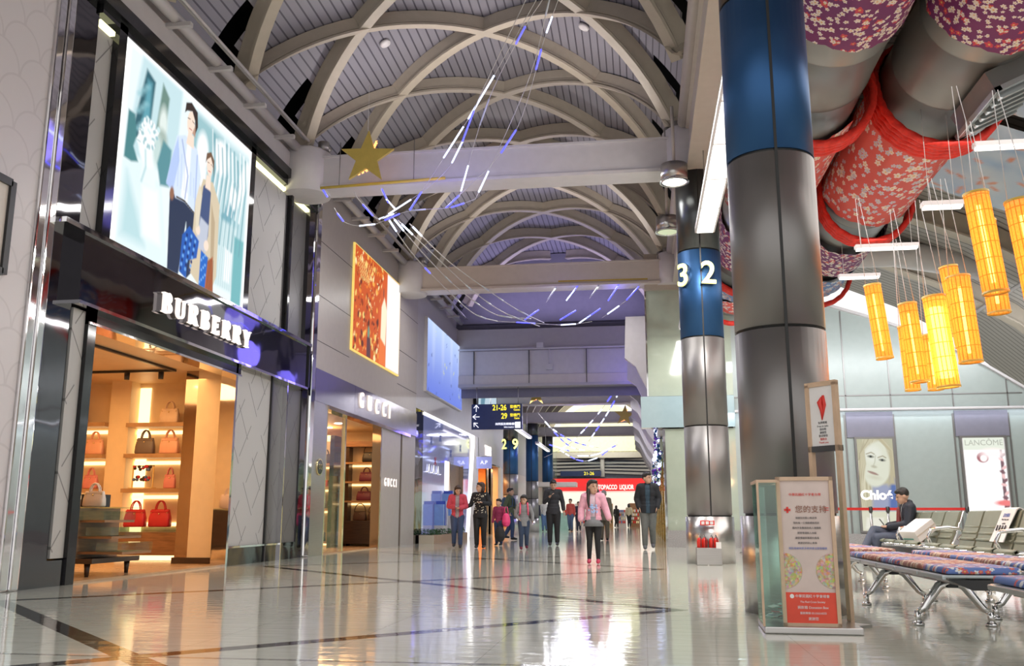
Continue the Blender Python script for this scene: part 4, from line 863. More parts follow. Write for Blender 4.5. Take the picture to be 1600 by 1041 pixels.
for x, y, lb in ((-8.6, 12.3, 'small round ceiling downlight inside the left shop, left one'), (-8.2, 12.4, 'small round ceiling downlight inside the left shop, right one')): MB().lathe([(.06, -.01), (.06, 0)], n=16).obj('downlight', M['lampw'], loc=(x, y, 3.138), label=lb, cat='ceiling light')
BAGN = 0
def bag(x, y, z, wd, h, col, label, style='tote', rz=0., rough=.4, mt=None):
    t = empty('handbag', (x, y, z), rz, label=label, cat='handbag', group='handbags on display')
    m = mt or mat('leather_%d_%d_%d' % tuple(int(c * 99) for c in col), col, rough, var=.08); d = wd * .38
    mb = MB(); tp = .86 if style != 'box' else 1; n = 10
    P = []
    sec = [(0, .92, .9), (.08, 1, 1), (.5, .97, .9), (.92, tp, .42), (1, tp * .96, .34)] if style != 'box' else [(0, .97, .95), (.06, 1, 1), (.94, 1, .95), (1, .96, .8)]
    rings = []
    for f, sx_, sy_ in sec:
        row = []
        for k in range(24):
            a = 2 * PI * k / 24; c, s_ = math.cos(a), math.sin(a); e_ = .45
            row.append(mb.bm.verts.new((wd / 2 * sx_ * math.copysign(abs(c) ** e_, c), d / 2 * sy_ * math.copysign(abs(s_) ** e_, s_), h * f)))
        rings.append(row)
    for a, b in zip(rings, rings[1:]): [mb.f([a[k], a[(k + 1) % 24], b[(k + 1) % 24], b[k]], True) for k in range(24)]
    mb.f(rings[0][::-1]); mb.f(rings[-1]); mb.obj('body', m, t)
    if style == 'hobo': hs = [(0, wd * .42, h * .9)]
    elif style == 'box': hs = []
    else: hs = [(-d * .16, wd * .22, h * .55), (d * .16, wd * .22, h * .55)]
    for yy, rw, rh in hs: tub('handle', [(rw * math.cos(a), yy, h * .93 + rh * math.sin(a)) for a in [PI * k / 14 for k in range(15)]], .011, m, t, 8)
    bx('flap', (-wd * .42, -d * .30, h * .80), (wd * .42, -d * .14, h * .94), m, t, .01) if style != 'hobo' else None
    MB().sph((0, -d * .34, h * .74), .014, 8).obj('clasp', M['gold'], t)
    for s_ in (-1, 1): MB().sph((s_ * wd * .36, -d * .30, h * .8), .009, 6).obj('stud', M['gold'], t)
    return t
RED, PNK, PEA, GRY, CRM, PUR, BRN, BLK = (.55, .02, .03), (.72, .25, .22), (.85, .45, .30), (.16, .12, .10), (.80, .58, .40), (.16, .03, .06), (.09, .045, .03), (.015, .013, .013)
FLB = flower_mat('floral_print_leather', (.82, .62, .50), ((.45, .08, .10), (.12, .10, .16)), 16, .8)
for a in ((-8.26, 15.25, 2.385, .36, .26, CRM, 'cream handbag on the top shelf inside the left shop, right bay'), (-8.68, 15.25, 1.845, .36, .28, GRY, 'grey-brown structured handbag on the second shelf, right bay'), (-8.22, 15.25, 1.845, .36, .28, PEA, 'peach handbag on the second shelf, beside the grey-brown one'),
          (-8.17, 15.25, 1.245, .22, .24, PNK, 'small pink handbag on the third shelf beside the accessory stand'), (-8.76, 15.25, .585, .40, .30, RED, 'red handbag on the glass counter, left of the pair'), (-8.30, 15.25, .585, .40, .30, RED, 'red handbag on the glass counter, right of the pair'),
          (-10.02, 15.25, 2.405, .30, .26, PNK, 'pink handbag on the top shelf of the left bay'), (-10.05, 15.25, 1.845, .30, .24, RED, 'small red handbag on the second shelf of the left bay'), (-9.64, 15.25, 1.845, .34, .27, PEA, 'peach handbag on the second shelf of the left bay'), (-9.66, 15.25, 1.245, .28, .24, PNK, 'small pink handbag on the third shelf of the left bay')): bag(*a)
t = empty('accessory_stand', (-8.68, 15.25, 1.245), label='wire stand hung with dark charms and scarves between the bags', cat='display stand')
mb = MB(); [mb.box(a, b) for a, b in (((-.2, -.01, 0), (-.185, .01, .40)), ((.185, -.01, 0), (.2, .01, .40)), ((-.2, -.01, .385), (.2, .01, .40)), ((-.22, -.08, 0), (.22, .08, .015)))]; mb.obj('frame', M['gold'], t)
rr_ = random.Random(5)
for k in range(22): MB().sph((-.15 + .3 * rr_.random(), -.03, .08 + (.24 if k % 2 else .06) + .06 * rr_.random()), .03, 8).obj('charm', (M['hairb'], mat('charm_red', RED), mat('charm_blue', (.1, .15, .3)))[k % 3], t)
# display table with sliding glass trays
t = empty('display_table', (-7.25, 11.35, .025), label='dark wooden display table with glass trays pulled out, at the left shop entrance', cat='table')
mb = MB(); mb.box((-.62, -.55, .16), (.52, .55, .22)); mb.obj('base', M['dwood'], t)
for sx_ in (-.5, .4):
    for sy_ in (-.45, .45): MB().tube([(sx_, sy_, 0), (sx_, sy_, .17)], [.025, .04], 8).obj('leg', M['dwood'], t)
bx('cabinet', (-.60, -.5, .22), (-.12, .5, .84), M['dwood'], t); bx('cabinet', (.05, -.5, .22), (.22, .5, .84), M['wood'], t); bx('top', (-.62, -.55, .84), (.50, .55, .855), M['glassg'], t)
for k, (x1, z) in enumerate(((.55, .66), (.66, .46), (.82, .27))):
    q = bx('tray', (-.1, -.40, z), (x1, .30, z + .03), M['wood'], t); bx('glass_front', (x1 - .34, -.42, z + .03), (x1, .32, z + .14), M['glassg'], q)
bag(-7.62, 11.35, .885, .40, .27, CRM, 'floral handbag standing on the display table, left of the two', mt=FLB); bag(-7.05, 11.25, .885, .30, .20, (.75, .62, .52), 'pale handbag standing on the display table, right of the two')
bx('display_box', (-7.40, 11.5, .88), (-7.16, 11.8, 1.05), M['blackm'], label='dark display block behind the bags on the table', cat='box')
bag(-6.78, 14.8, 1.2, .26, .26, BRN, 'dark handbag reflected beside the right mirror of the left shop') if 0 else None
# ================================================================ second shop front
s = empty('storefront', (FX, 17.62, 0), label='beige and rippled steel boutique front with glass doors, second on the left', cat='storefront')
def s2(name, y0, y1, z0, z1, m, x0=-.2, x1=0., bev=0): return bx(name, (x0, y0 - 17.62, z0), (x1, y1 - 17.62, z1), m, s, bev)
s2('header_band', 17.64, 20.25, 3.05, 3.72, M['cwarp'], x1=.03); s2('header_band', 20.26, 26.15, 3.05, 3.72, M['cwarp'], x1=.03)
s2('pillar', 17.64, 18.45, 0, 3.05, M['steel'], x1=.02); s2('door_frame', 18.45, 18.55, 0, 3.05, M['gold']); s2('door_rail', 18.45, 25.4, 2.97, 3.05, M['bronze'], x1=.05)
s2('glass_panel', 18.56, 20.0, .0, 2.97, M['glass'], -.1, -.08); s2('glass_edge', 19.9, 20.0, 0, 2.97, M['gold'], -.14, -.06)
s2('side_panel', 22.6, 24.5, 0, 2.97, M['beige']); s2('glass_edge', 22.5, 22.6, 0, 2.97, M['bronze'], x1=.02); s2('joint', 24.5, 24.6, 0, 3.05, M['seam'], x1=-.05); s2('joint', 24.62, 24.7, 0, 3.05, M['bronze'], x1=-.02); s2('pillar', 24.7, 26.15, 0, 3.05, M['beige']); s2('pillar', 26.15, 27.1, 0, 3.9, M['dmirror'], -.5, .0)
MB().lathe([(.17, 0), (.17, .02)], n=28, axis='x').obj('emblem', M['gold'], s, loc=(.02, .45, 1.75)); MB().lathe([(.145, 0), (.145, .024)], n=28, axis='x').obj('emblem_face', M['black'], s, loc=(.02, .45, 1.75)); text('emblem_letter', 'GG', .15, M['gold'], on_left(.047, .45, 1.75), s, ext=.002)
t = empty('sign_lettering', (FX + .0, 20.5, 3.42), label='white lit letters GUCCI on the rippled steel band', cat='sign lettering')
yy = 0
for ch in 'GUCCI':
    wd = .62 if ch != 'I' else .35; text('letter', ch, .52, M['letter'], on_left(.05, yy + wd / 2 - .1, 0), t, ext=.02, sx=.78); yy += wd + .02
t = empty('sign_lettering', (FX + .02, 22.85, 1.62), label='small white letters GUCCI on the side panel beside the glass door', cat='sign lettering')
yy = 0
for ch in 'GUCCI':
    wd = .28 if ch != 'I' else .16; text('letter', ch, .30, M['letter'], on_left(.02, yy + wd / 2 - .05, 0), t, ext=.01, sx=.78); yy += wd
p = Paint(100, 80, 4.05, 2.48, (.62, .10, .02)); rn = random.Random(11)
for k in range(240):
    x, y = rn.random() * .62, rn.random(); c = rn.choice(((.95, .45, .08), (.85, .22, .03), (.30, .04, .01), (1, .80, .40), (.95, .62, .18), (.12, .03, .02)))
    if rn.random() < .5: p.ell(x, y, .01 + .03 * rn.random(), .01 + .03 * rn.random(), c, rn.random() * 3, .01)
    else: p.line([(x, y), (x + .03 * rn.random(), y + .12 * (rn.random() - .3))], .008, c, .006)
for k in range(6): p.line([(.05 + .03 * k, .9), (.12 + .03 * k, .72), (.16 + .04 * k, .92)], .01, (1, .72, .25), .008)
p.poly([(.52, 0), (.50, .5), (.56, .86), (.64, .98), (.72, 1), (.70, 0)], (.70, .12, .03), .02); p.poly([(.55, .2), (.56, .6), (.62, .72), (.68, .6), (.66, .2)], (1, .86, .62), .02); p.ell(.60, .76, .02, .05, (.25, .08, .05)); p.poly([(.52, 0), (.54, .28), (.66, .22), (.68, 0)], (.85, .20, .05), .02)
p.poly([(.68, 0), (.68, 1), (1, 1), (1, 0)], (1, .97, .90), .02); p.ell(.30, .34, .02, .04, (.03, .02, .02)); p.ell(.30, .24, .035, .07, (.16, .30, .22)); p.poly([(.27, 0), (.27, .2), (.34, .2), (.35, 0)], (.12, .05, .06), .01)
t = empty('poster_screen', (FX, 21.88, 5.76), label='lit red and gold poster with a bright white right side, above the second shop', cat='poster')
p.obj('picture', attr_mat('poster_emit2', .8), on_left(.05, 0, 0), t); bx('light_box', (.0, -2.06, -1.27), (.044, 2.06, 1.27), mat('gold_edge', (.7, .5, .1), .3, emit=.5, ecol=(1, .75, .2)), t)
# inside the second shop
bx('floor', (-9.6, 17.7, 0), (FX - .02, 24.1, .02), M['carpet'], kind='structure'); bx('ceiling', (-9.6, 17.7, 3.0), (FX - .2, 24.1, 3.1), M['creamw'], kind='structure'); bx('wall_back', (-9.6, 24.0, 0), (FX - .2, 24.1, 3.0), M['creamw'], kind='structure'); bx('wall_left', (-9.7, 17.7, 0), (-9.6, 24.1, 3.0), M['creamw'], kind='structure')
u_ = empty('shelf_wall', (-6.8, 24.0, 0), label='warm lit shelf wall with dark bench, right side inside the second shop', cat='shelving')
for z in (2.13, 1.63, 1.13): bx('shelf', (-1.5, -.4, z), (0, -.02, z + .045), M['shelf'], u_); bx('shelf_light', (-1.5, -.04, z - .06), (0, -.0, z - .02), M['warmcove'], u_)
bx('post', (-1.02, -.36, .0), (-.86, -.05, 2.6), M['dwood'], u_); bx('bench', (-1.5, -.6, .08), (0, -.02, .66), M['dwood'], u_); bx('cornice', (-1.5, -.44, 2.58), (0, -.02, 2.72), M['wood'], u_)
u_ = empty('shelf_wall', (-7.62, 22.6, 0), label='tall lit shelf cabinet with black edge post on the left inside the second shop', cat='shelving')
bx('post', (-.04, -.5, 0), (.07, .3, 2.75), M['black'], u_); bx('back', (-1.0, .2, 0), (-.04, .26, 2.75), M['creamw'], u_); bx('cornice', (-1.0, -.4, 2.66), (-.04, .2, 2.76), M['warmcove'], u_)
for z in (2.02, 1.45, .92, .12): bx('shelf', (-1.0, -.4, z), (-.04, .2, z + .05), M['shelf'], u_); bx('shelf_light', (-1.0, .16, z - .06), (-.04, .2, z - .02), M['warmcove'], u_)
for a in ((-7.12, 23.75, 2.18, .42, .26, BLK, 'black hobo handbag on the top shelf of the second shop', 'hobo'), (-7.2, 23.75, 1.68, .40, .24, PUR, 'plum handbag on the second shelf of the second shop'), (-7.25, 23.75, 1.18, .42, .24, PUR, 'plum handbag on the third shelf of the second shop, left one'), (-6.92, 23.75, 1.18, .32, .24, BRN, 'brown handbag on the third shelf of the second shop, right one'),
          (-7.35, 23.75, .665, .36, .24, BRN, 'brown hobo handbag on the dark bench, left one', 'hobo'), (-6.98, 23.75, .665, .34, .22, BRN, 'brown hobo handbag on the dark bench, right one', 'hobo'), (-7.87, 22.4, 2.07, .32, .24, BLK, 'black handbag on the top shelf of the left cabinet'), (-7.94, 22.4, 1.50, .34, .16, RED, 'flat red bag on the left cabinet', 'box'), (-8.37, 22.4, .97, .26, .18, RED, 'small red bag on the left cabinet, lower shelf', 'box'),
          (-7.90, 22.4, .97, .34, .18, BRN, 'brown boxy bag on the left cabinet, lower shelf', 'box'), (-8.0, 22.4, .17, .40, .22, BLK, 'black boxy bag at the bottom of the left cabinet', 'box')): bag(*a)
for x, y, lb in ((-7.9, 20.2, 'nearest'), (-7.3, 21.6, 'middle'), (-7.9, 22.6, 'farthest')): MB().lathe([(.10, -.012), (.10, 0)], n=16).obj('downlight', M['lamp'], loc=(x, y, 2.998), label=lb + ' recessed ceiling downlight inside the second shop', cat='ceiling light')
# ================================================================ third shop front, white and blue
p = Paint(60, 50, 5.55, 2.27, (.30, .42, .95))
p.c[:] = np.linspace(0, 1, 50)[:, None, None] ** 1.3 * np.array((.50, .62, .75)) + np.array((.18, .26, .85)) * (1 - np.linspace(0, 1, 50)[:, None, None] * .5)
rn = random.Random(2)
for k in range(26):
    x, y = rn.random(), rn.random(); p.ell(x, y, .035, .008, (.10, .14, .40) if k % 3 else (.8, .85, .2), rn.random() * 3, .01); p.ell(x, y, .035, .008, (.10, .14, .40) if k % 3 else (.8, .85, .2), rn.random() * 3, .01)
for k in range(4): p.ell(.15 + .25 * k, .95, .05, .25, (.85, .93, 1), 0, .2, .5)
t = empty('poster_screen', (FX, 30.05, 5.71), label='pale blue lit screen with scattered crosses, above the third shop', cat='poster')
p.obj('picture', attr_mat('poster_emit3', .72), on_left(.05, 0, 0), t); bx('light_box', (-.05, -2.82, -1.17), (.044, 2.82, 1.17), M['white'], t)
s = empty('storefront', (FX, 27.1, 0), label='white and blue mirrored shop front edged with bright light, third on the left', cat='storefront')
def s3(name, y0, y1, z0, z1, m, x0=-.15, x1=0., bev=0): return bx(name, (x0, y0 - 27.1, z0), (x1, y1 - 27.1, z1), m, s, bev)
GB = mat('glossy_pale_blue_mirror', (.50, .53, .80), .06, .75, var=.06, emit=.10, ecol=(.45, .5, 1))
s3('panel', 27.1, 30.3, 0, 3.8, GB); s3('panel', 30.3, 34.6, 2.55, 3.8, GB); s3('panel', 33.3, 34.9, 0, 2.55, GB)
s3('light_edge', 27.1, 35.6, 3.8, 3.88, M['scr_white'], x1=.04); mb = MB(); mb.prism([(7.15, 0), (7.45, 0), (8.5, 3.85), (8.1, 3.85)], 0, .08, frm((-.03, 0, 0), (0, 1, 0), (0, 0, 1))); mb.obj('light_edge', M['scr_white'], s)
s3('door_light', 30.3, 30.85, 0, 2.6, M['scr_white'], x1=.02); s3('door_frame', 30.85, 30.95, 0, 2.6, M['bronze'], x1=.05); s3('door_frame', 33.2, 33.3, 0, 2.6, M['bronze'], x1=.05); s3('door_recess', 30.95, 33.2, 0, 2.6, mat('brown_door', (.22, .12, .07), .3), -.15, -.10)
for k, (y, z) in enumerate(((28.2, 3.1), (29.5, 3.3), (31.2, 2.9), (32.9, 3.2), (28.8, 2.5))):
    mb = MB(); mb.box((-.15, -.012, 0), (.15, .012, .01), 0, Matrix.Rotation(1.0, 4, 'Z')); mb.box((-.15, -.012, 0), (.15, .012, .01), 0, Matrix.Rotation(2.2, 4, 'Z')); o = mb.obj('cross_decal', M['inkb'] if k != 4 else M['inkr'], s); o.matrix_local = on_left(.01, y - 27.1, z)
mb = MB(); [mb.tube([(.03, .3 + .32 * k, 2.1), (.03, .42 + .32 * k, 2.1 + .25 * (k % 2)), (.03, .52 + .32 * k, 2.12)], .012, 6) for k in range(7)]; mb.obj('script_lettering', M['sw'], s)
for y, z0, z1, lb in ((29.0, 0.0, 1.25, 'left'), (30.1, .3, 1.6, 'right')):
    t = empty('display_counter', (FX + .18, y, 0), label='white and blue cosmetics counter outside the third shop, ' + lb + ' one', cat='counter')
    bx('cabinet', (-.15, -.35, .0), (.15, .35, z0 + .5), M['white'], t, .02); bx('blue_panel', (-.14, -.16, z0 + .5), (.17, .12, z1), mat('cobalt_gloss', (.03, .08, .50), .15), t); bx('side_column', (-.15, .13, z0 + .5), (.15, .33, z1 - .05), M['paper'], t); bx('side_column', (-.15, -.34, z0 + .5), (.15, -.17, z1 - .1), mat('sky_gloss', (.2, .35, .75), .2), t)
t = empty('planter', (FX + .45, 26.6, 0), label='low tan brick planter with green hedge at the foot of the third shop', cat='planter')
bx('trough', (-.4, 0, 0), (.05, 5.2, .24), stripe_mat('tan_brick_course', (.42, .26, .16), (.55, .48, .38), 1, .22, .02, coord='Object'), t)
mb = MB(); rn = random.Random(4)
for k in range(700):
    c = Vector((-.36 + .38 * rn.random(), .05 + 5.1 * rn.random(), .24 + .16 * rn.random() ** 1.5)); a = rn.random() * 6.28; u1 = Vector((math.cos(a), math.sin(a), rn.random() - .2)) * .05; v1 = Vector((-math.sin(a), math.cos(a), .4)) * .02
    mb.f([mb.bm.verts.new(c - u1), mb.bm.verts.new(c + v1), mb.bm.verts.new(c + u1), mb.bm.verts.new(c - v1)])
mb.obj('hedge', M['leaf'], t, keepn=True, kind='stuff')
# ================================================================ fourth shop front
s = empty('storefront', (FX, 36.0, 0), label='grey shop front with glowing orange interior beyond the white and blue one', cat='storefront')
bx('header', (-.2, 0, 3.0), (.1, 5.6, 3.85), M['fascia'], s); bx('pillar', (-.2, -.45, 0), (.1, .1, 3.85), M['white'], s); bx('pillar', (-.2, 5.2, 0), (.1, 5.9, 3.0), M['creamw'], s)
bx('door_rail', (-.1, 0, 2.94), (.12, 5.6, 3.0), M['chrome'], s); bx('glass_edge', (-.1, 3.3, 0), (-.02, 3.36, 3), M['bronze'], s); bx('glass_edge', (-.1, 4.4, 0), (-.02, 4.46, 3), M['bronze'], s)
text('letter', "TOD'S", .55, M['letter'], on_left(.12, 2.3, 3.45), s, ext=.02, off=.02)
mo = mat('orange_shop_wall', (.85, .38, .10), .5)
bx('wall_back', (-8.6, 42.0, 0), (FX - .2, 42.1, 3.0), mo, kind='structure'); bx('wall_left', (-8.7, 36, 0), (-8.6, 42.1, 3.0), mo, kind='structure'); bx('ceiling', (-8.7, 35.8, 3.0), (FX - .2, 42.1, 3.1), M['creamw'], kind='structure')
t = empty('hanging_sign', (FX + .5, 35.4, 3.05), label='small lilac hanging sign plate before the fourth shop', cat='sign'); bx('plate', (-.35, -.02, -.45), (.25, .02, .0), mat('lilac_plate', (.35, .38, .75), .3, emit=.3), t); tub('rod', [(-.5, 0, 0), (.25, 0, .02)], .012, M['steel'], t, 6); text('lettering', 'A.P', .2, M['sw'], on_far(-.05, -.03, -.22), t)
t = empty('video_screen', (FX, 38.6, 5.75), label='framed video screen on the left wall above the direction sign', cat='screen'); bx('frame', (-.1, -2.9, -.75), (.08, 3.2, .85), M['blackm'], t)
p = Paint(40, 24, 4.6, 1.15, (.55, .70, .80)); p.poly([(.1, 0), (.2, 1), (.4, .9), (.3, 0)], (.15, .3, .4), .05); p.ell(.65, .4, .2, .4, (.9, .95, 1), 0, .05); p.poly([(.6, 0), (.66, .6), (.72, 0)], (.1, .2, .3), .03); p.obj('picture', attr_mat('poster_emit4', .7), on_left(.09, -.2, 0), t)
t = empty('direction_sign', (-5.05, 32.3, 3.81), label='dark blue hanging direction sign to gates 21-26 and 29', cat='sign'); t.scale = (1.073,) * 3
bx('board', (-.86, -.06, 0), (.84, .06, .84), M['banner'], t)
for k, z in enumerate((.70, .42, .14)):
    rt = (PI / 2, PI, PI * .75)[k]; mb = MB(); mb.box((-.11, -.012, 0), (.11, .012, .01)); mb.box((0, -.012, 0), (.13, .012, .01), 0, Matrix.Translation((.11, 0, 0)) @ Matrix.Rotation(math.radians(140), 4, 'Z')); mb.box((0, -.012, 0), (.13, .012, .01), 0, Matrix.Translation((.11, 0, 0)) @ Matrix.Rotation(math.radians(-140), 4, 'Z'))
    mb.obj('arrow', M['sw'], t).matrix_local = on_far(-.70, -.072, z) @ Matrix.Rotation(rt, 4, 'Z')
text('lettering', '21-26', .255, M['sy'], on_far(.08, -.07, .71), t, off=.004, sx=.8); text('lettering', '29', .255, M['sy'], on_far(.24, -.07, .43), t, off=.004, sx=.8)
for z in (.74, .46): text('lettering', '登機門', .115, M['sy'], on_far(.60, -.07, z), t)
for z in (.64, .36): text('lettering', 'Gates' if z > .5 else 'Gate', .09, M['sy'], on_far(.66, -.07, z), t)
text('lettering', '詢問服務轉機櫃檯', .09, M['sw'], on_far(.30, -.07, .17), t); text('lettering', 'Information', .07, M['sw'], on_far(.40, -.07, .07), t); bx('symbol', (.60, -.075, .04), (.78, -.06, .24), M['sw'], t)
for x in (-.7, .7): tub('rod', [(x, 0, .84), (x, 0, 1.42)], .015, M['steel'], t, 6)
# ================================================================ gold stars and strands of light tubes
def star(x, y, z, r, label, rz=0., tilt=0.):
    t = empty('gold_star', (x, y, z), rz, label=label, cat='star decoration'); P_ = [((r if k % 2 == 0 else r * .40) * math.sin(PI * k / 5 + tilt), (r if k % 2 == 0 else r * .40) * math.cos(PI * k / 5 + tilt)) for k in range(10)]
    MB().prism(P_, -.03, .03, frm((0, 0, 0), (1, 0, 0), (0, 0, 1))).obj('plate', M['star'], t)
    rn = random.Random(1)
    for a0, a1 in (((.12, .25), (.30, .62)), ((-.35, -.55), (.30, -.30))):
        mb = MB()
        for q in range(3): mb.tube([(r * (a0[0] + (a1[0] - a0[0]) * f + .05 * math.sin(f * 30 + q)), .06, r * (a0[1] + (a1[1] - a0[1]) * f + .05 * math.cos(f * 30 + q))) for f in [i / 20 for i in range(21)]], .006, 5)
        mb.obj('fairy_light', mat('orange_fairy_light', (1, .5, .2), emit=2.2, ecol=(1, .35, .1)), t)
    tub('hanging_wire', [(0, 0, r), (0, 0, r + .9)], .005, M['wire'], t, 5); return t
star(-4.80, 15.25, 7.17, .52, 'big gold star hanging in front of the nearest cross beam', tilt=.05)
star(-4.24, 37.5, 5.72, .46, 'smaller gold star hanging in the lower hall, on the left'); star(-.73, 43.0, 5.4, .5, 'smaller gold star hanging in the lower hall, on the right', tilt=.1)
def bar(a, b, zt, label):
    t = empty('hanging_bar', a, label=label, cat='bar'); v = [b[i] - a[i] for i in range(3)]; tub('bar', [(0, 0, 0), v], .028, M['yellow'], t, 8)
    for f in (.15, .75): tub('chain', [tuple(c * f for c in v), (v[0] * f, v[1] * f, zt - a[2])], .008, M['colgrey'], t, 5)
bar((-5.75, 15.5, 6.73), (-3.40, 15.5, 6.80), 7.6, 'yellow bar behind the big star that holds the light strands'); bar((-2.1, 24.0, 7.0), (.29, 24.0, 6.98), 7.6, 'yellow bar under the second cross beam that holds light strands')
SA = [[(-1.59, 12.9, 8.65), (-2.5, 14.0, 7.63), (-3.31, 15.2, 6.83), (-4.65, 15.6, 6.08)], [(-1.44, 13.0, 8.69), (-2.59, 14.2, 7.56), (-4.07, 15.6, 6.26)], [(-1.34, 13.0, 8.69), (-1.75, 13.6, 8.48), (-2.49, 14.6, 7.74), (-3.14, 15.6, 6.5)], [(-1.24, 13.1, 8.74), (-1.73, 14.2, 7.9), (-2.85, 15.6, 6.41)], [(-1.11, 13.2, 8.79), (-1.4, 13.8, 8.45), (-2.09, 14.9, 7.24), (-3.42, 15.7, 6.3)]]
SA = [[tuple(2 * p - q for p, q in zip(s[0], s[1]))] + s for s in SA]
SBn = [[(-2.85, 15.6, 6.41), (-3.12, 15.6, 6.32), (-3.39, 15.6, 6.26), (-4.13, 15.6, 6.23), (-4.79, 15.6, 6.0), (-5.28, 15.6, 6.07), (-5.51, 15.6, 6.37)], [(-5.7, 15.5, 6.69), (-5.61, 15.5, 6.55)], [(-5.11, 15.5, 6.62), (-5.03, 15.6, 6.49), (-4.7, 15.7, 6.15), (-4.34, 15.7, 6.26)], [(-4.61, 15.5, 6.72), (-4.5, 15.6, 6.45), (-4.37, 15.7, 6.32)]]
SCc = [[(-4.52, 15.7, 6.17), (-4.51, 17.5, 6.02), (-4.43, 20.0, 5.98), (-4.1, 22.3, 5.8), (-3.67, 23.4, 5.82)], [(-4.44, 15.7, 6.19), (-4.28, 17.5, 6.01), (-4.06, 20.0, 5.89), (-3.58, 22.6, 5.82), (-2.77, 23.4, 5.86)], [(-4.34, 15.8, 6.13), (-3.99, 18.0, 5.93), (-3.7, 20.5, 5.85), (-3.36, 22.8, 5.89), (-2.57, 23.6, 5.69)], [(-4.12, 15.8, 6.06), (-3.86, 18.0, 5.96), (-3.4, 20.5, 5.91), (-3.03, 22.8, 5.96), (-2.45, 23.6, 5.78)]]
SD = [[(-3.7, 23.6, 5.86), (-2.72, 23.7, 5.8), (-1.92, 23.7, 5.73), (-1.2, 23.8, 5.82)], [(-2.95, 23.5, 5.86), (-2.69, 23.6, 6.08), (-2.59, 23.6, 6.14)], [(-2.1, 24.0, 6.93), (-2.44, 24.0, 6.42)], [(-1.5, 24.0, 6.96), (-1.89, 24.0, 6.46)], [(-0.91, 24.0, 6.98), (-1.27, 24.0, 6.49)], [(-0.39, 24.0, 6.98), (-0.77, 24.0, 6.42)], [(0.19, 24.0, 6.96), (-0.26, 24.0, 6.44), (-0.94, 23.8, 5.91)], [(-1.62, 23.8, 6.14), (-2.04, 23.7, 5.87)], [(-0.97, 23.8, 6.17), (-1.54, 23.8, 5.79)]]
SE = [[(-0.8, 37.0, 6.08), (-1.62, 39.0, 5.24), (-2.79, 42.0, 4.43), (-3.69, 44.0, 4.0), (-4.62, 44.0, 3.55)], [(-0.62, 37.0, 6.08), (-1.36, 39.0, 5.1), (-2.36, 42.0, 4.13)], [(-4.13, 37.0, 4.92), (-3.54, 39.0, 4.18), (-3.09, 42.0, 3.85), (-2.32, 44.0, 3.84)], [(-3.74, 37.0, 4.39), (-3.01, 41.0, 4.06), (-2.06, 45.0, 4.06)], [(-1.01, 40.0, 3.82), (-1.64, 42.0, 3.69), (-2.27, 43.0, 3.56), (-3.31, 43.0, 3.57)], [(-3.97, 40.0, 3.85), (-3.24, 42.0, 3.71)], [(-3.91, 43.0, 3.93), (-3.07, 46.0, 3.51), (-2.12, 46.0, 3.66), (-1.15, 46.0, 4.44)]]
rl = random.Random(21)
def strand(pts, r, tubes, label, group, wr=.006):
    P0 = Vector(pts[0]); t = empty('light_strand', P0, label=label, cat='light string', group=group)
    C = [Vector(p) - P0 for p in pts]; S = []
    for i in range(len(C) - 1):
        p0, p1, p2, p3 = C[max(i - 1, 0)], C[i], C[i + 1], C[min(i + 2, len(C) - 1)]
        for k in range(8):
            u_ = k / 8; S.append(.5 * ((2 * p1) + (p2 - p0) * u_ + (2 * p0 - 5 * p1 + 4 * p2 - p3) * u_ ** 2 + (3 * p1 - p0 - 3 * p2 + p3) * u_ ** 3))
    S.append(C[-1]); tub('wire', S, wr, M['wire'], t, 5)
    L_ = [0]
    for a, b in zip(S, S[1:]): L_.append(L_[-1] + (b - a).length)
    def at(d):
        d = max(0, min(L_[-1], d)); i = max(k for k in range(len(L_)) if L_[k] <= d + 1e-9); i = min(i, len(S) - 2); f = (d - L_[i]) / max(1e-6, L_[i + 1] - L_[i]); return S[i].lerp(S[i + 1], min(1, f))
    for f, ln, mt in tubes:
        a, b = at(L_[-1] * f - ln / 2), at(L_[-1] * f + ln / 2)
        if (b - a).length < .02: continue
        tub('light_tube', [a, b], r, M[mt], t, 8)
g1 = 'light strands sweeping down in front of the first beam'
TA = [[(.46, .0, 'led'), (.62, .75, 'led'), (.70, .5, 'ledw'), (.93, .5, 'ledw')], [(.60, .9, 'ledw'), (.75, .7, 'ledw'), (.97, .5, 'led')], [(.33, .35, 'led'), (.66, .5, 'ledoff'), (.93, .5, 'ledw')], [(.30, .3, 'ledoff'), (.93, .45, 'ledw')], [(.24, .3, 'ledw'), (.36, .35, 'led'), (.66, .5, 'led'), (.97, .4, 'led')]]
wh = ['ending lowest at the left', 'second from the left', 'in the middle of the sweep', 'farthest to the right', 'joining the bottom ring']
for i, s in enumerate(SA): strand(s, .016, TA[i], 'strand of blue and white light tubes from the vault, ' + wh[i], g1)
for i, s in enumerate(SBn): strand(s, .016, [(.12, .25, 'led'), (.38, .3, 'ledoff'), (.55, .3, 'led'), (.72, .3, 'ledw'), (.92, .2, 'led')] if i == 0 else [(.4 if i != 1 else .6, .28, 'led'), (.8, .3, 'ledw')][:1 if i == 1 else 2], ['curved chain of light tubes at the bottom, below the big star', 'short blue light tube at the left end of the yellow bar', 'short light strand hanging below the big star, left one', 'short light strand hanging below the big star, right one'][i], g1)
for i, s in enumerate(SCc): strand(s, .018, [(.05, .5, 'ledw'), (.40 + .05 * i, .45, 'led' if i == 0 else 'ledoff'), (.7, .4, 'ledoff'), (.9, .5, 'ledoff')], 'long slack strand running back towards the second beam, ' + ['leftmost', 'second', 'third', 'rightmost'][i] + ' of four', 'slack strands between the beams', .012)
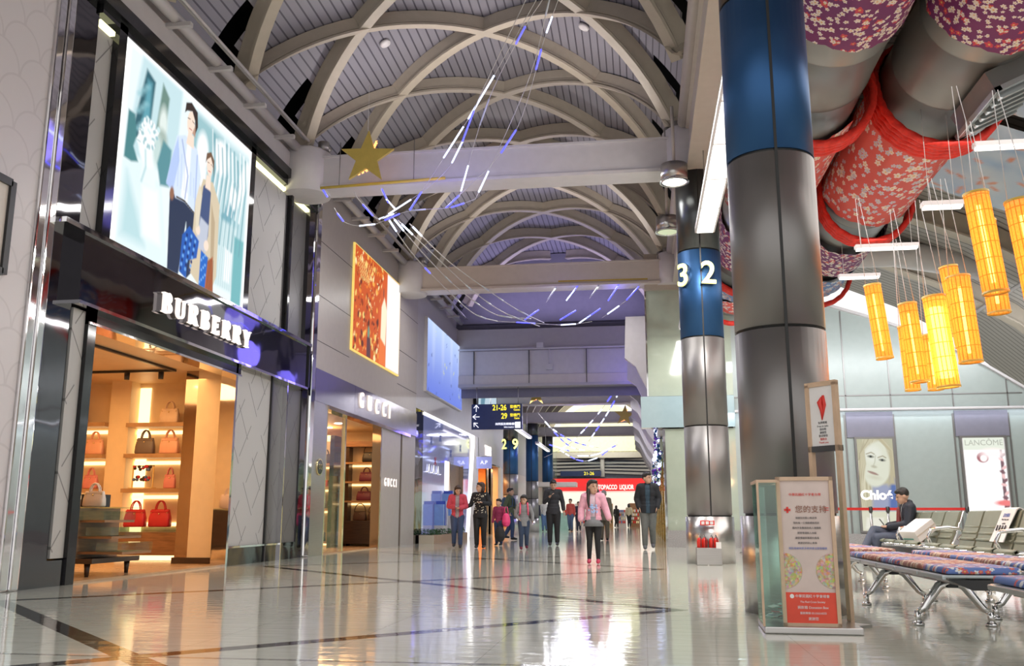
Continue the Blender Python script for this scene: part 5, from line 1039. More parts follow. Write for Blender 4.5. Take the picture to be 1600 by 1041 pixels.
for i, s in enumerate(SD): strand(s, .018, [(.3, .5, 'ledoff' if i in (2, 4) else 'led'), (.75, .4, 'ledw' if i in (0, 3, 6, 8) else 'led')] if i not in (2, 4) else [(.5, .4, 'ledoff')], ['long curved chain of light tubes at the bottom of the second net', 'short blue strand at the left of the second net', 'unlit short strand at the left end of the second yellow bar', 'short strand with one white light, second on the second yellow bar', 'unlit short strand in the middle of the second yellow bar', 'short blue strand, fourth along the second yellow bar', 'blue strand at the right end of the second yellow bar', 'low white tipped strand near the middle of the second net', 'low white tipped strand right in the second net'][i], 'light strands of the second net')
for i, s in enumerate(SE): strand(s, .03, [(f_ / 7, .5, rl.choice(('led', 'ledw', 'ledw'))) for f_ in range(1, 7)], ['long bright strand sweeping from the upper right in the lower hall', 'shorter strand beside the long one in the lower hall', 'strand falling from the left star in the lower hall', 'lower strand crossing the middle of the lower hall', 'curved strand lowest at the right in the lower hall', 'short low strand at the left in the lower hall', 'wide swag of lights farthest back in the lower hall'][i], 'light strands in the lower hall', .01)
for p_, e_ in (((-3.4, 15.2, 6.4), 25), ((-2.3, 14.2, 7.4), 14), ((-2.0, 23.4, 6.1), 25), ((-.6, 27, 5.8), 60), ((-2.4, 41, 4.6), 80), ((-.2, 31, 5.5), 40)): point(p_, e_ * .5, (.22, .18, 1), .4)
# ================================================================ white fins, shop portals and garland on the right
for k in range(10):
    y = 26.2 + 4.0 * k; t = bx('wall_fin', (0, 0, 0), (.001, .001, .001), M['white']) if 0 else None
    mb = MB(); mb.prism([(1.0, 0), (1.0, 3.2), (-.30, 3.2), (-.35, 2.0), (-.05, 1.75), (.35, .9)], 0, .22, Matrix(((1, 0, 0, -.05), (0, 0, -1, y), (0, 1, 0, 3.2), (0, 0, 0, 1))))
    mb.obj('wall_fin', M['white'], label=('nearest' if k == 0 else 'repeated') + ' white pointed fin jutting from the upper right wall of the far hall' if k == 0 else 'white pointed fin in the row on the upper right wall of the far hall', cat='wall fin', group=None if k == 0 else 'white pointed fins of the far hall')
mb = MB(); mb.mat(M['white']); mb.box((.45, 24.5, 3.0), (2.4, 66, 3.1)); mb.obj('ceiling', kind='structure')
for k in range(9):
    y = 26.5 + 3.6 * k; t = empty('shop_portal', (.62, y, 0), label='gold edged shop portal on the right of the far hall' + (', the nearest one' if k == 0 else ', farther back'), cat='shop portal', group='gold shop portals of the far hall' if k else None)
    bx('jamb', (0, 0, 0), (.5, .25, 2.9), M['gold'], t); bx('glass', (.1, .3, .1), (.14, 3.3, 2.9), M['glassg'], t); bx('cap', (-.10, -.05, 2.6), (.5, .4, 2.93), M['greeng'], t)
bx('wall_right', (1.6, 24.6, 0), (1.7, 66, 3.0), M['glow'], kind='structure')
for k in range(12): MB().lathe([(.09, -.01), (.09, .0)], n=14).obj('downlight', M['lamp'], loc=(.62 if k % 2 else .9, 25.5 + 2.4 * k, 2.995), label='round ceiling downlight over the gold shop portals', cat='ceiling light', group='downlights over the gold portals')
mb = MB(); rn = random.Random(9); mb.mat(M['ledw']); mb.mat(M['chrome']); mb.mat(M['colblue']); mb.mat(mat('purple_bauble', (.2, .05, .5), .2, .6))
for k in range(260):
    f = rn.random(); mb.mi = rn.randrange(4) if rn.random() < .8 else 1; mb.sph((.50 - .22 * (1 - f) ** 2 * 1.2 + (rn.random() - .5) * .20, 27.2 + (rn.random() - .5) * .8, .9 + 2.6 * f), .035 + .03 * rn.random(), 6)
mb.obj('bauble_garland', label='hanging garland of silver and blue baubles beside the man in the black jacket', cat='garland', kind='stuff')
# ================================================================ red shop at the far end
s = empty('duty_free_shop', (-2.8, 70, 0), label='bright shop with red fascia TOBACCO LIQUOR at the far end', cat='shop')
bx('white_fascia', (-9, 0, 3.72), (3.4, .4, 4.3), M['white'], s); bx('light_line', (-9, -.05, 3.60), (3.2, .1, 3.72), M['scr_white'], s); bx('red_fascia', (-9, -.2, 2.68), (3.2, .3, 3.60), M['dred'], s); bx('red_ledge', (-9, -.4, 3.2), (3.2, -.2, 3.28), M['dred'], s)
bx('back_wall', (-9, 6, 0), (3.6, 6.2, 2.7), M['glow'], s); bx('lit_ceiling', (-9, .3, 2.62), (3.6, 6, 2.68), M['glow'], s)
text('lettering', 'TOBACCO  LIQUOR', .46, M['letter'], on_far(.85, -.22, 2.94), s, ext=.02, off=.02, sx=.62); text('lettering', '菸 酒', .42, M['letter'], on_far(-.9, -.22, 2.94), s, ext=.02); text('lettering', 'STORE', .55, M['letter'], on_far(-5.6, -.22, 2.94), s, ext=.02) if 0 else None
rn = random.Random(8)
for k in range(9):
    x = -6.2 + k * 1.05; t = empty('display_shelf', (-2.8 + x + 3.4 - .3, 74.0 - (k % 3) * 1.2, 0), label='stocked display shelf inside the far red shop', cat='shelf', group='display shelves of the far shop')
    bx('unit', (-.4, 0, 0), (.4, .3, 1.3 + .5 * (k % 2)), (M['shelf'], M['white'], M['wood'])[k % 3], t)
    mb = MB(); [mb.mat(m_) for m_ in (M['red'], M['gold'], M['inkb'], M['paper'])]
    for q in range(24): mb.mi = rn.randrange(4); mb.box((-.36 + .12 * (q % 6), -.05, .3 + .28 * (q // 6)), (-.28 + .12 * (q % 6), -.0, .48 + .28 * (q // 6)))
    mb.obj('goods', None, t, kind='stuff')
t = empty('direction_sign', (-3.9, 66.5, 3.62), label='tiny far dark sign reading 21-26 above the red shop', cat='sign'); bx('board', (-1.9, -.05, 0), (1.0, .05, .38), M['banner'], t); text('lettering', '21-26', .32, M['sy'], on_far(.15, -.06, .19), t)
bx('wall_left', (-6.4, 62, 0), (-6.0, 66, 5.6), M['greeng'], kind='structure')
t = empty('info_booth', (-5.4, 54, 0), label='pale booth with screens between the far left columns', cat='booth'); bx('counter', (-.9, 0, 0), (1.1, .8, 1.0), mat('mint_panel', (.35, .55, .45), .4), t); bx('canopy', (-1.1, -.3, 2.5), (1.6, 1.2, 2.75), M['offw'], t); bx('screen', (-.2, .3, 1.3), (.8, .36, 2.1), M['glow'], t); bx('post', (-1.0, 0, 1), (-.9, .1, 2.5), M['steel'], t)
# ================================================================ donation board stand, right foreground
t = empty('donation_box', (1.08, 6.62, 0), -.04, label='glass donation box with wooden framed board in Chinese before the big column', cat='donation box')
bx('base', (-.30, -.16, 0), (.32, .42, .045), M['steel'], t, .008); Rt = Matrix.Rotation(math.radians(0), 4, 'X')
bx('board', (-.15, -.085, .06), (.17, -.065, 1.0), mat('poster_peach', (.62, .50, .46), .25), t)
mb = MB()
for a, b in (((-.175, -.10, .045), (-.15, -.05, 1.02)), ((.17, -.10, .045), (.195, -.05, 1.02)), ((-.175, -.10, .995), (.195, -.05, 1.02)), ((-.175, -.10, .045), (.195, -.05, .065))): mb.box(a, b)
mb.obj('board_frame', M['frame'], t)
bx('red_band', (-.15, -.089, .065), (.17, -.085, .26), mat('poster_red', (.75, .07, .035), .3), t)
Tt = lambda n, s_, sz, m, x, z, sx=1.: text(n, s_, sz, m, on_far(x, -.091, z), t, ext=.0005, sx=sx)
Tt('lettering', '您的支持', .052, mat('brown_print', (.25, .09, .05), .5), .045, .80); Tt('heading', '中華民國紅十字會台灣', .021, M['inkr'], .01, .90)
bx('red_cross', (-.128, -.09, .792), (-.088, -.087, .806), M['inkr'], t); bx('red_cross', (-.115, -.09, .779), (-.101, -.087, .819), M['inkr'], t); bx('rule', (.13, -.09, .81), (.16, -.088, .814), M['inkr'], t); bx('rule', (.13, -.09, .795), (.16, -.088, .799), M['inkr'], t)
for k, tx in enumerate(('感謝您的愛心與支持', '您的每一分捐款都將用於', '國內外急難救助與人道服務', '請將零錢投入本箱', '讓愛傳遞到需要的角落', '謝謝您的熱心參與')): Tt('lettering', tx, .0155, M['ink'], .01, .745 - .033 * k)
Tt('blue_lettering', '捐款專線與更多資訊請洽服務櫃檯', .0165, M['inkb'], .01, .545)
for k, (cx_, a0, a1) in enumerate(((-.15, -PI / 2, PI / 2), (.17, PI / 2, 1.5 * PI))):
    n = 20; mb = MB(); mb.prism([(cx_ + .115 * math.cos(a0 + (a1 - a0) * i / n), .115 * math.sin(a0 + (a1 - a0) * i / n)) for i in range(n + 1)], 0, .002, frm((0, -.087, .40), (1, 0, 0), (0, 0, 1)))
    mm, nt_, N_, L_, P_ = _nt('crowd_photo_print_%d' % k); vo = N_.new('ShaderNodeTexVoronoi'); vo.inputs['Scale'].default_value = 70; tc_ = N_.new('ShaderNodeTexCoord'); L_.new(tc_.outputs['Object'], vo.inputs['Vector']); hs = N_.new('ShaderNodeMix'); hs.data_type = 'RGBA'; hs.inputs[0].default_value = .65; hs.inputs[7].default_value = (.55, .36, .16, 1); L_.new(vo.outputs['Color'], hs.inputs[6]); L_.new(hs.outputs[2], P_.inputs['Base Color'])
    mb.obj('round_picture', mm, t)
for k, tx in enumerate(('中華民國紅十字會總會', 'The Red Cross Society', '捐款箱 Donation Box', '服務專線 02-2362-8232', '謝謝您')): Tt('white_lettering', tx, .022 if k % 2 == 0 else .017, M['paper'], .02, .235 - .036 * k)
MB().lathe([(.014, -.003), (.014, .0)], n=16, axis='y').obj('round_badge', M['paper'], t, loc=(-.11, -.088, .235))
bx('glass_side', (-.30, -.14, .045), (-.294, .36, .98), M['glassg'], t); bx('glass_back', (-.30, .354, .045), (.16, .36, .98), M['glassg'], t); bx('glass_side', (.165, -.04, .045), (.171, .36, .98), M['glassg'], t); bx('glass_front', (-.30, -.14, .045), (-.18, -.134, .98), M['glassg'], t)
mb = MB(); [mb.box(a, b) for a, b in (((-.31, -.15, .98), (-.17, .37, 1.0)), ((-.31, .35, .98), (.18, .37, 1.0)), ((-.31, -.15, .045), (-.295, -.135, .98)))]; mb.obj('glass_frame', M['frame'], t)
rn = random.Random(6); mb = MB(); [mb.mat(m_) for m_ in (M['inkr'], M['paper'], mat('note_blue', (.1, .25, .45)), mat('note_green', (.2, .4, .3)))]
for k in range(60): mb.mi = rn.randrange(4); mb.box((-.05, -.025, 0), (.05, .025, .003), 0, Matrix.Translation((-.22 + .3 * rn.random(), .02 + .28 * rn.random(), .06 + .10 * rn.random())) @ Matrix.Rotation(rn.random() * 3, 4, 'Z') @ Matrix.Rotation(rn.random() - .5, 4, 'X'))
mb.obj('banknotes', None, t, kind='stuff')
t = empty('notice_stand', (1.33, 7.0, 0), -.85, label='tall wooden framed notice with a red drawing, standing behind the donation box', cat='notice')
Mz = .04
for x in (-.12, .12): bx('post', (x - .016, -.02, 0), (x + .016, .02, 1.72), M['frame'], t)
bx('top_rail', (-.136, -.02, 1.70), (.136, .02, 1.735), M['frame'], t); bx('sheet', (-.104, -.008, 1.26), (.104, .008, 1.70), M['paper'], t); bx('lower_rail', (-.136, -.02, 1.22), (.136, .03, 1.262), M['coldark'], t); bx('foot', (-.2, -.12, 0), (.2, .12, .02), M['steel'], t)
mb = MB(); mb.tube([(.0, -.012, 1.45), (.005, -.012, 1.52), (-.01, -.012, 1.58), (.01, -.012, 1.62)], [.003, .016, .022, .008], 8); mb.tube([(.0, -.012, 1.45), (.03, -.012, 1.56), (.02, -.012, 1.63)], [.003, .012, .01], 8); mb.obj('red_drawing', M['inkr'], t)
for k in range(7): text('lettering', ('免費贈閱', 'Free to take', '請自取', '謝謝您', '歡迎索取', '服務台', 'Thank you')[k], .02, M['ink'] if k < 5 else M['inkr'], on_far(0, -.010, 1.43 - .024 * k), t, ext=.0003)
# extinguisher box at the second column
t = empty('extinguisher_stand', (1.02, 15.52, 0), label='steel box with red fire extinguishers at the foot of column 32', cat='extinguisher stand')
bx('box', (-.19, -.17, 0), (.21, .12, .27), M['steel'], t, .01); bx('notice_plate', (-.02 + .0, -.172, .0), (.0, -.17, .01), M['paper'], t)
q = bx('sign_plate', (-.10, .12, .62), (.13, .135, .70), M['inkr'], t); 
for k in range(3): bx('plate_symbol', (-.08 + .07 * k, .112, .635), (-.03 + .07 * k, .12, .685), M['paper'], q)
for k, (x, y) in enumerate(((-.13, 15.46), (-.05, 15.50), (.06, 15.46), (.13, 15.50))):
    e_ = empty('fire_extinguisher', (1.02 + x, y, .08), label=('leftmost', 'second', 'third', 'rightmost')[k] + ' red fire extinguisher in the steel box by column 32', cat='fire extinguisher', group='fire extinguishers by column 32')
    MB().lathe([(.045, 0), (.045, .28), (.035, .33), (.015, .35)], n=16).obj('cylinder', M['red'], e_); mb = MB(); mb.lathe([(.014, .34), (.014, .39)], n=10); mb.box((-.008, -.05, .385), (.008, .03, .40)); mb.box((-.008, -.06, .41), (.008, .02, .42)); mb.obj('valve', M['chrome'], e_); tub('hose', [(0, -.02, .38), (.02, -.06, .34), (.02, -.055, .2)], .007, M['blackm'], e_, 6)
bx('price_card', (1.14, 15.33, .26), (1.22, 15.345, .36), M['paper'], label='small white card on the extinguisher box', cat='card')
# ================================================================ posters on the lounge wall
def wall_poster(x0, x1, z0, z1, p, em, label, wordf):
    t = empty('wall_poster', ((x0 + x1) / 2, 24.15, (z0 + z1) / 2), label=label, cat='poster'); W, H = x1 - x0, z1 - z0
    mb = MB(); [mb.box(a, b) for a, b in (((-W / 2 - .05, -.02, -H / 2 - .05), (-W / 2, .04, H / 2 + .05)), ((W / 2, -.02, -H / 2 - .05), (W / 2 + .05, .04, H / 2 + .05)), ((-W / 2, -.02, H / 2), (W / 2, .04, H / 2 + .05)), ((-W / 2, -.02, -H / 2 - .05), (W / 2, .04, -H / 2)))]; mb.obj('frame', M['colgrey'], t)
    bx('light_box', (-W / 2, .0, -H / 2), (W / 2, .04, H / 2), M['white'], t); p.obj('picture', em, on_far(0, -.005, 0), t); wordf(t); return t
p = Paint(110, 220, .90, 2.30, (.60, .60, .42)); p.A = .90 / 2.3
hc, sk_ = (.72, .66, .45), (.88, .90, .74)
p.poly([(0, .2), (0, .95), (.3, 1), (.8, 1), (1, .9), (1, .2)], (.62, .58, .40), .05)
for k in range(30):
    x = k / 30; p.line([(.45 + .25 * math.sin(k), .98), (.05 + .35 * x * (k % 2), .75), (-.05 + .5 * x * (k % 2), .35)], .012, (.86, .82, .60) if k % 3 else (.42, .36, .22), .012, .6); p.line([(.6, .98), (.85 + .1 * x, .75), (.9 + .1 * x, .4)], .010, (.80, .76, .55) if k % 2 else (.45, .40, .28), .012, .5)
p.poly([(.35, .38), (.35, .5), (.75, .5), (.95, .40), (1, .2), (.3, .2)], (.40, .44, .62), .04); p.poly([(.75, .2), (.85, .58), (1, .62), (1, .2)], (.12, .20, .50), .04)
p.ell(.53, .72, .150, .250, sk_, -.22, .02); p.ell(.47, .60, .10, .10, sk_, -.1, .03); p.ell(.42, .83, .09, .09, (.98, 1, .9), -.2, .06, .7); p.poly([(.80, .5), (.88, .75), (.78, .92), (.95, .8), (.97, .5)], (.62, .55, .36), .03)
for k in range(16):
    f_ = k / 16; p.line([(.45 - .1 * f_, .99), (.20 - .12 * f_, .88 - .05 * f_), (.22 - .16 * f_, .72), (.10 - .10 * f_ + .05 * math.sin(k), .5), (.16 - .14 * f_, .26)], .010, ((.36, .30, .16), (.80, .74, .50), (.92, .88, .68))[k % 3], .010, .75)
    p.line([(.6 + .1 * f_, .99), (.88 + .08 * f_, .86), (.90 + .1 * f_, .64 - .1 * f_)], .008, ((.40, .33, .18), (.84, .78, .55))[k % 2], .010, .7)
for sx_, sy_ in ((.37, .80), (.67, .76)):
    p.ell(sx_, sy_, .035, .014, (.30, .30, .24), -.15, .010); p.ell(sx_, sy_, .012, .012, (.04, .05, .05), 0, .006); p.line([(sx_ - .11, sy_ + .028), (sx_ + .02, sy_ + .045), (sx_ + .10, sy_ + .025)], .010, (.40, .34, .22), .01)
p.line([(.50, .81), (.47, .74), (.42, .695)], .008, (.60, .60, .46), .014); p.ell(.44, .69, .03, .014, (.62, .60, .46), -.2, .012); p.ell(.40, .622, .055, .014, (.52, .36, .30), -.35, .008); p.line([(.27, .645), (.53, .60)], .004, (.25, .15, .12), .005); p.ell(.44, .575, .06, .02, (.70, .68, .52), -.2, .03, .6)
p.poly([(0, 0), (0, .22), (1, .22), (1, 0)], (.85, .84, .66), .03); p.poly([(.1, .03), (.15, .15), (.6, .15), (.55, .03)], (1, .98, .85), .02)
wall_poster(5.36, 6.22, .42, 2.68, p, attr_mat('poster_emit5', .60), 'tall lit poster of a blond woman with the word Chloé, left on the lounge wall', lambda t: text('lettering', 'Chloé', .31, M['letter'], on_far(-.05, -.02, -.27), t, ext=.005, off=.012))
p = Paint(80, 180, .95, 2.30, (.97, .95, .95)); p.A = .95 / 2.3
p.poly([(0, .86), (0, 1), (1, 1), (1, .86)], (.72, .76, .66), .01); p.ell(.45, .78, .06, .055, (.35, .12, .14), 0, .012); p.ell(.47, .77, .035, .035, (1, .9, .88), 0, .01); p.poly([(.86, .25), (.88, .86), (.93, .86), (.95, .2)], (.12, .08, .10), .008)
for k in range(14): p.ell(.92 + .03 * math.sin(k * 2), .22 + .045 * k, .03, .016, (.2, .1, .12) if k % 2 else (.8, .5, .5), k, .01)
p.ell(.7, .82, .12, .05, (1, .85, .85), 0, .05); p.ell(.9, .30, .1, .03, (.8, .2, .2), 0, .02); p.ell(.2, .05, .12, .05, (.6, .5, .5), 0, .02); p.ell(.8, .06, .14, .04, (.4, .3, .35), 0, .02)
wall_poster(7.86, 8.86, .42, 2.68, p, attr_mat('poster_emit6', .85), 'tall bright white cosmetics poster headed LANCÔME, right on the lounge wall', lambda t: text('lettering', 'LANCÔME', .19, mat('pale_print', (.45, .47, .42)), on_far(0, -.02, 1.0), t, ext=.002))
# ================================================================ rope barrier
BP = [(2.2, 20.6), (3.6, 21.6), (5.15, 22.3), (5.55, 22.4), (7.30, 22.5)]
for k, (x, y) in enumerate(BP):
    t = empty('barrier_post', (x, y, 0), label=['steel barrier post seen between the two big columns', 'steel barrier post hidden behind the big column', 'steel barrier post in front of the blond woman poster, left one', 'steel barrier post in front of the blond woman poster, right one', 'steel barrier post at the right end of the red belt'][k], cat='barrier post')
    MB().lathe([(.18, 0), (.18, .02), (.05, .05), (.03, .06)], n=20).obj('base', M['steel'], t); tub('pole', [(0, 0, .05), (0, 0, .90)], .03, M['steel'], t, 12); MB().lathe([(.04, .86), (.045, .90), (.045, .97), (.035, .99)], n=14).obj('head', M['coldark'], t)
for k, (a, b) in enumerate(zip(BP, BP[1:])):
    mb = MB(); v = Vector((b[0] - a[0], b[1] - a[1], 0)); n = v.normalized(); L_ = v.length; R = frm((a[0], a[1], 0), n, (0, 0, 1)); mb.box((.045, .905, -.004), (L_ - .045, .965, .004), 0, R); mb.obj('barrier_belt', M['beltred'], label='red barrier belt ' + ['from between the columns to behind the big column', 'passing behind the big column', 'short piece across the blond woman poster', 'longest piece, behind the sage green seats'][k], cat='barrier belt')
# ================================================================ seating
def chrome_legs(t, y, x0, x1, seat_z=.40, drop=.05):
    xm = (x0 + x1) / 2
    for s_, xx in ((-1, x0), (1, x1)):
        mb = MB(); mb.tube([(xm, y, .31), (xm + (xx - xm) * .35, y, .27), (xm + (xx - xm) * .8, y, .12), (xx, y, .09)], [.035, .032, .024, .022], 10); mb.tube([(xx, y, .10), (xx, y, .02)], [.024, .022], 10); mb.lathe([(.04, 0), (.042, .015), (.02, .03)], (xx, y, 0), 16); mb.obj('leg', M['chrome'], t)
    bx('column', (xm - .035, y - .03, .26), (xm + .035, y + .03, .36), M['blackm'], t)
def bench(x0, y0, n, label):
    t = empty('bench', (x0, y0, 0), label=label, cat='bench', group=None); w = .58; L_ = n * w
    bx('beam', (.15, .1, .30), (.29, L_ - .1, .36), M['coldark'], t); bx('side_rail', (.12, .55, .22), (.13, L_ - .5, .33), M['colgrey'], t) if 0 else None
    for k in range(n):
        mb = MB(); mb.box((-.02, k * w + .012, .365), (.47, (k + 1) * w - .012, .385), .006); mb.box((-.035, k * w + .012, .352), (-.01, (k + 1) * w - .012, .382), .008); mb.box((.46, k * w + .012, .352), (.485, (k + 1) * w - .012, .382), .008)
        mb.box((.05, k * w + .15, .33), (.40, (k + 1) * w - .15, .365)); mb.obj('seat', M['shell'], t)
    mb = MB(); mb.prism([(0.0, .355), (.45, .355), (.30, .29), (.15, .29)], -.03, .03, Matrix(((1, 0, 0, 0), (0, 0, -1, .04), (0, 1, 0, 0), (0, 0, 0, 1)))); mb.obj('end_bracket', M['blackm'], t)
    for y in (.70, L_ - .65) if n > 4 else (.6, L_ - .6): chrome_legs(t, y, -.02, .47)
    return t
def cushion(x, y, z, mk, label, grp):
    mb = MB(); w = .55; mb.box((0, 0, 0), (.46, w, .045), .018); bm = mb.bm; uv = bm.loops.layers.uv.new('UVMap')
    for fc in bm.faces:
        fc.smooth = True
        for l in fc.loops: l[uv].uv = (l.vert.co.x + x, l.vert.co.y + y + l.vert.co.z * 1.3)
    return mb.obj('floral_cushion', M[mk], loc=(x, y, z), label=label, cat='cushion', group=grp)
ORD = ['nearest', 'second', 'third', 'fourth', 'farthest']
for bi, (x0, y0, n, nm) in enumerate(((1.93, 6.42, 5, 'front bench'), (2.62, 6.9, 5, 'bench just behind the front bench'), (1.93, 2.75, 5, 'bench cut by the lower right corner'), (2.1, 10.1, 4, 'bench beside the big column, farther back'), (3.3, 3.2, 5, 'bench cut by the right edge'))):
    bench(x0, y0, n, {'front bench': 'backless chrome legged bench with floral cushions, nearest fully seen', 'bench just behind the front bench': 'backless floral cushioned bench parallel behind the nearest full one', 'bench cut by the lower right corner': 'backless floral bench cut off by the lower right corner', 'bench beside the big column, farther back': 'backless floral bench farther back beside the big column', 'bench cut by the right edge': 'backless floral bench mostly outside the right edge'}[nm])
    for k in range(n):
        kk = (4 - k) if bi == 2 else k
        mk = 'cushb' if (k + bi) % 2 == (0 if bi in (0, 2) else 1 if bi == 1 else 0) else 'cushr'
        cushion(x0 - .005, y0 + k * .58 + .015, .388, mk, ('blue' if mk == 'cushb' else 'red') + ' floral cushion, ' + (ORD[k] if n == 5 else ['nearest', 'second', 'third', 'farthest'][k]) + ' on the ' + nm, 'floral cushions on the ' + nm)
def beam_seats(x, y0, n, label, arms):
    t = empty('beam_seating', (x, y0, 0), label=label, cat='seating', group=None); w = .60; L_ = n * w
    bx('beam', (.18, .05, .24), (.30, L_ - .05, .31), M['coldark'], t)
    for k in range(n):
        mb = MB(); a, b = k * w + .03, (k + 1) * w - .03
        pr_ = [(-.02, .375), (.0, .405), (.05, .415), (.25, .395), (.42, .385), (.42, .355), (.25, .36), (.03, .36)]
        mb.prism(pr_, a, b, Matrix(((1, 0, 0, 0), (0, 0, 1, 0), (0, 1, 0, 0), (0, 0, 0, 1)))); 
        mb = MB()
        for q in range(3): mb.tube([(.01 + .015 * q, a + .01, .40 + .006 * q), (.01 + .015 * q, b - .01, .40 + .006 * q)], .018, 8)
        mb.obj('seat', M['seatg'], t)
        mb = MB(); mb.prism([(.41, .40), (.45, .39), (.62, .80), (.60, .83), (.57, .82), (.47, .56)], a, b, Matrix(((1, 0, 0, 0), (0, 0, 1, 0), (0, 1, 0, 0), (0, 0, 0, 1))))
        for q in range(5): f = .06 + .075 * q; mb.tube([(.415 + f * .46, a + .01, .42 + f), (.415 + f * .46, b - .01, .42 + f)], .020, 8)
        mb.obj('backrest', M['seatg'], t)
        for yy in (a - .012, b + .012): tub('side_frame', [(.0, yy, .36), (.25, yy, .37), (.44, yy, .39), (.50, yy, .52), (.62, yy, .83)], .013, M['chrome'], t, 8)
    for yy in arms: tub('armrest', [(.08, yy, .38), (.05, yy, .50), (.10, yy, .60), (.30, yy, .62), (.46, yy, .60), (.50, yy, .54), (.42, yy, .46)], .022, M['chrome'], t, 10)
    for yy in (.6, L_ - .6):
        for s_, xx in ((-1, -.05), (1, .52)):
            mb = MB(); mb.tube([(.24, yy, .26), (.24 + (xx - .24) * .6, yy, .18), (xx, yy, .05)], [.035, .028, .022], 10); mb.lathe([(.04, 0), (.04, .03)], (xx, yy, 0), 12); mb.obj('leg', M['chrome'], t)
    return t
beam_seats(3.62, 13.2, 5, 'far unit of sage green seats where the man in the suit sits', (1.2 + .0, )); beam_seats(3.62, 9.9, 5, 'middle unit of sage green seats with a paper notice on one back', (3.0, 0.62)); beam_seats(3.62, 6.6, 5, 'nearest unit of sage green seats at the right edge', (2.98,))
mb = MB(); mb.prism([(.40, .475), (.412, .475), (.585, .845), (.62, .86), (.66, .84), (.655, .83), (.62, .85), (.592, .835)], -.21, .21, Matrix(((1, 0, 0, 0), (0, 0, 1, 0), (0, 1, 0, 0), (0, 0, 0, 1)))); 
t = mb.obj('paper_notice', M['paper'], loc=(3.575, 11.4, 0), label='white paper notice hung over a sage green seat back', cat='notice')
Rn = frm((.43, 0, .55), (0, -1, 0), (.46, 0, 1)) ; mm_ = frm((.455, 0, .60), (0, -1, 0), (.173, 0, .37))
for k in range(3): text('lettering', ('請勿躺臥', 'Please keep seats', 'available')[k], .05 if k == 0 else .03, M['inkb'] if k == 0 else M['ink'], frm((.545 - .02 * k, 0, .77 - .045 * k), (0, -1, 0), (.173, 0, .37)), t, ext=.001)
for k in range(4): tub('figure_symbol', [(.455, -.12 + .08 * k, .60), (.485, -.11 + .08 * k, .66)], .008, M['ink'], t, 6)
# white carton on the seats
t = empty('carton', (3.92, 13.95, .40), label='white cardboard carton leaning on the seat beside the man in the suit', cat='box')
Rc = Matrix.Rotation(.35, 4, 'Z') @ Matrix.Rotation(math.radians(-32), 4, 'Y')
MB().box((-.15, -.16, .10), (.20, .20, .27), .01, Rc).obj('box', M['paper'], t); MB().box((-.152, -.05, .14), (-.150, .18, .16), 0, Rc).obj('print', mat('teal_print', (.1, .4, .35)), t); MB().box((-.15, -.163, .18), (.20, -.16, .20), 0, Rc).obj('tape', M['offw'], t)
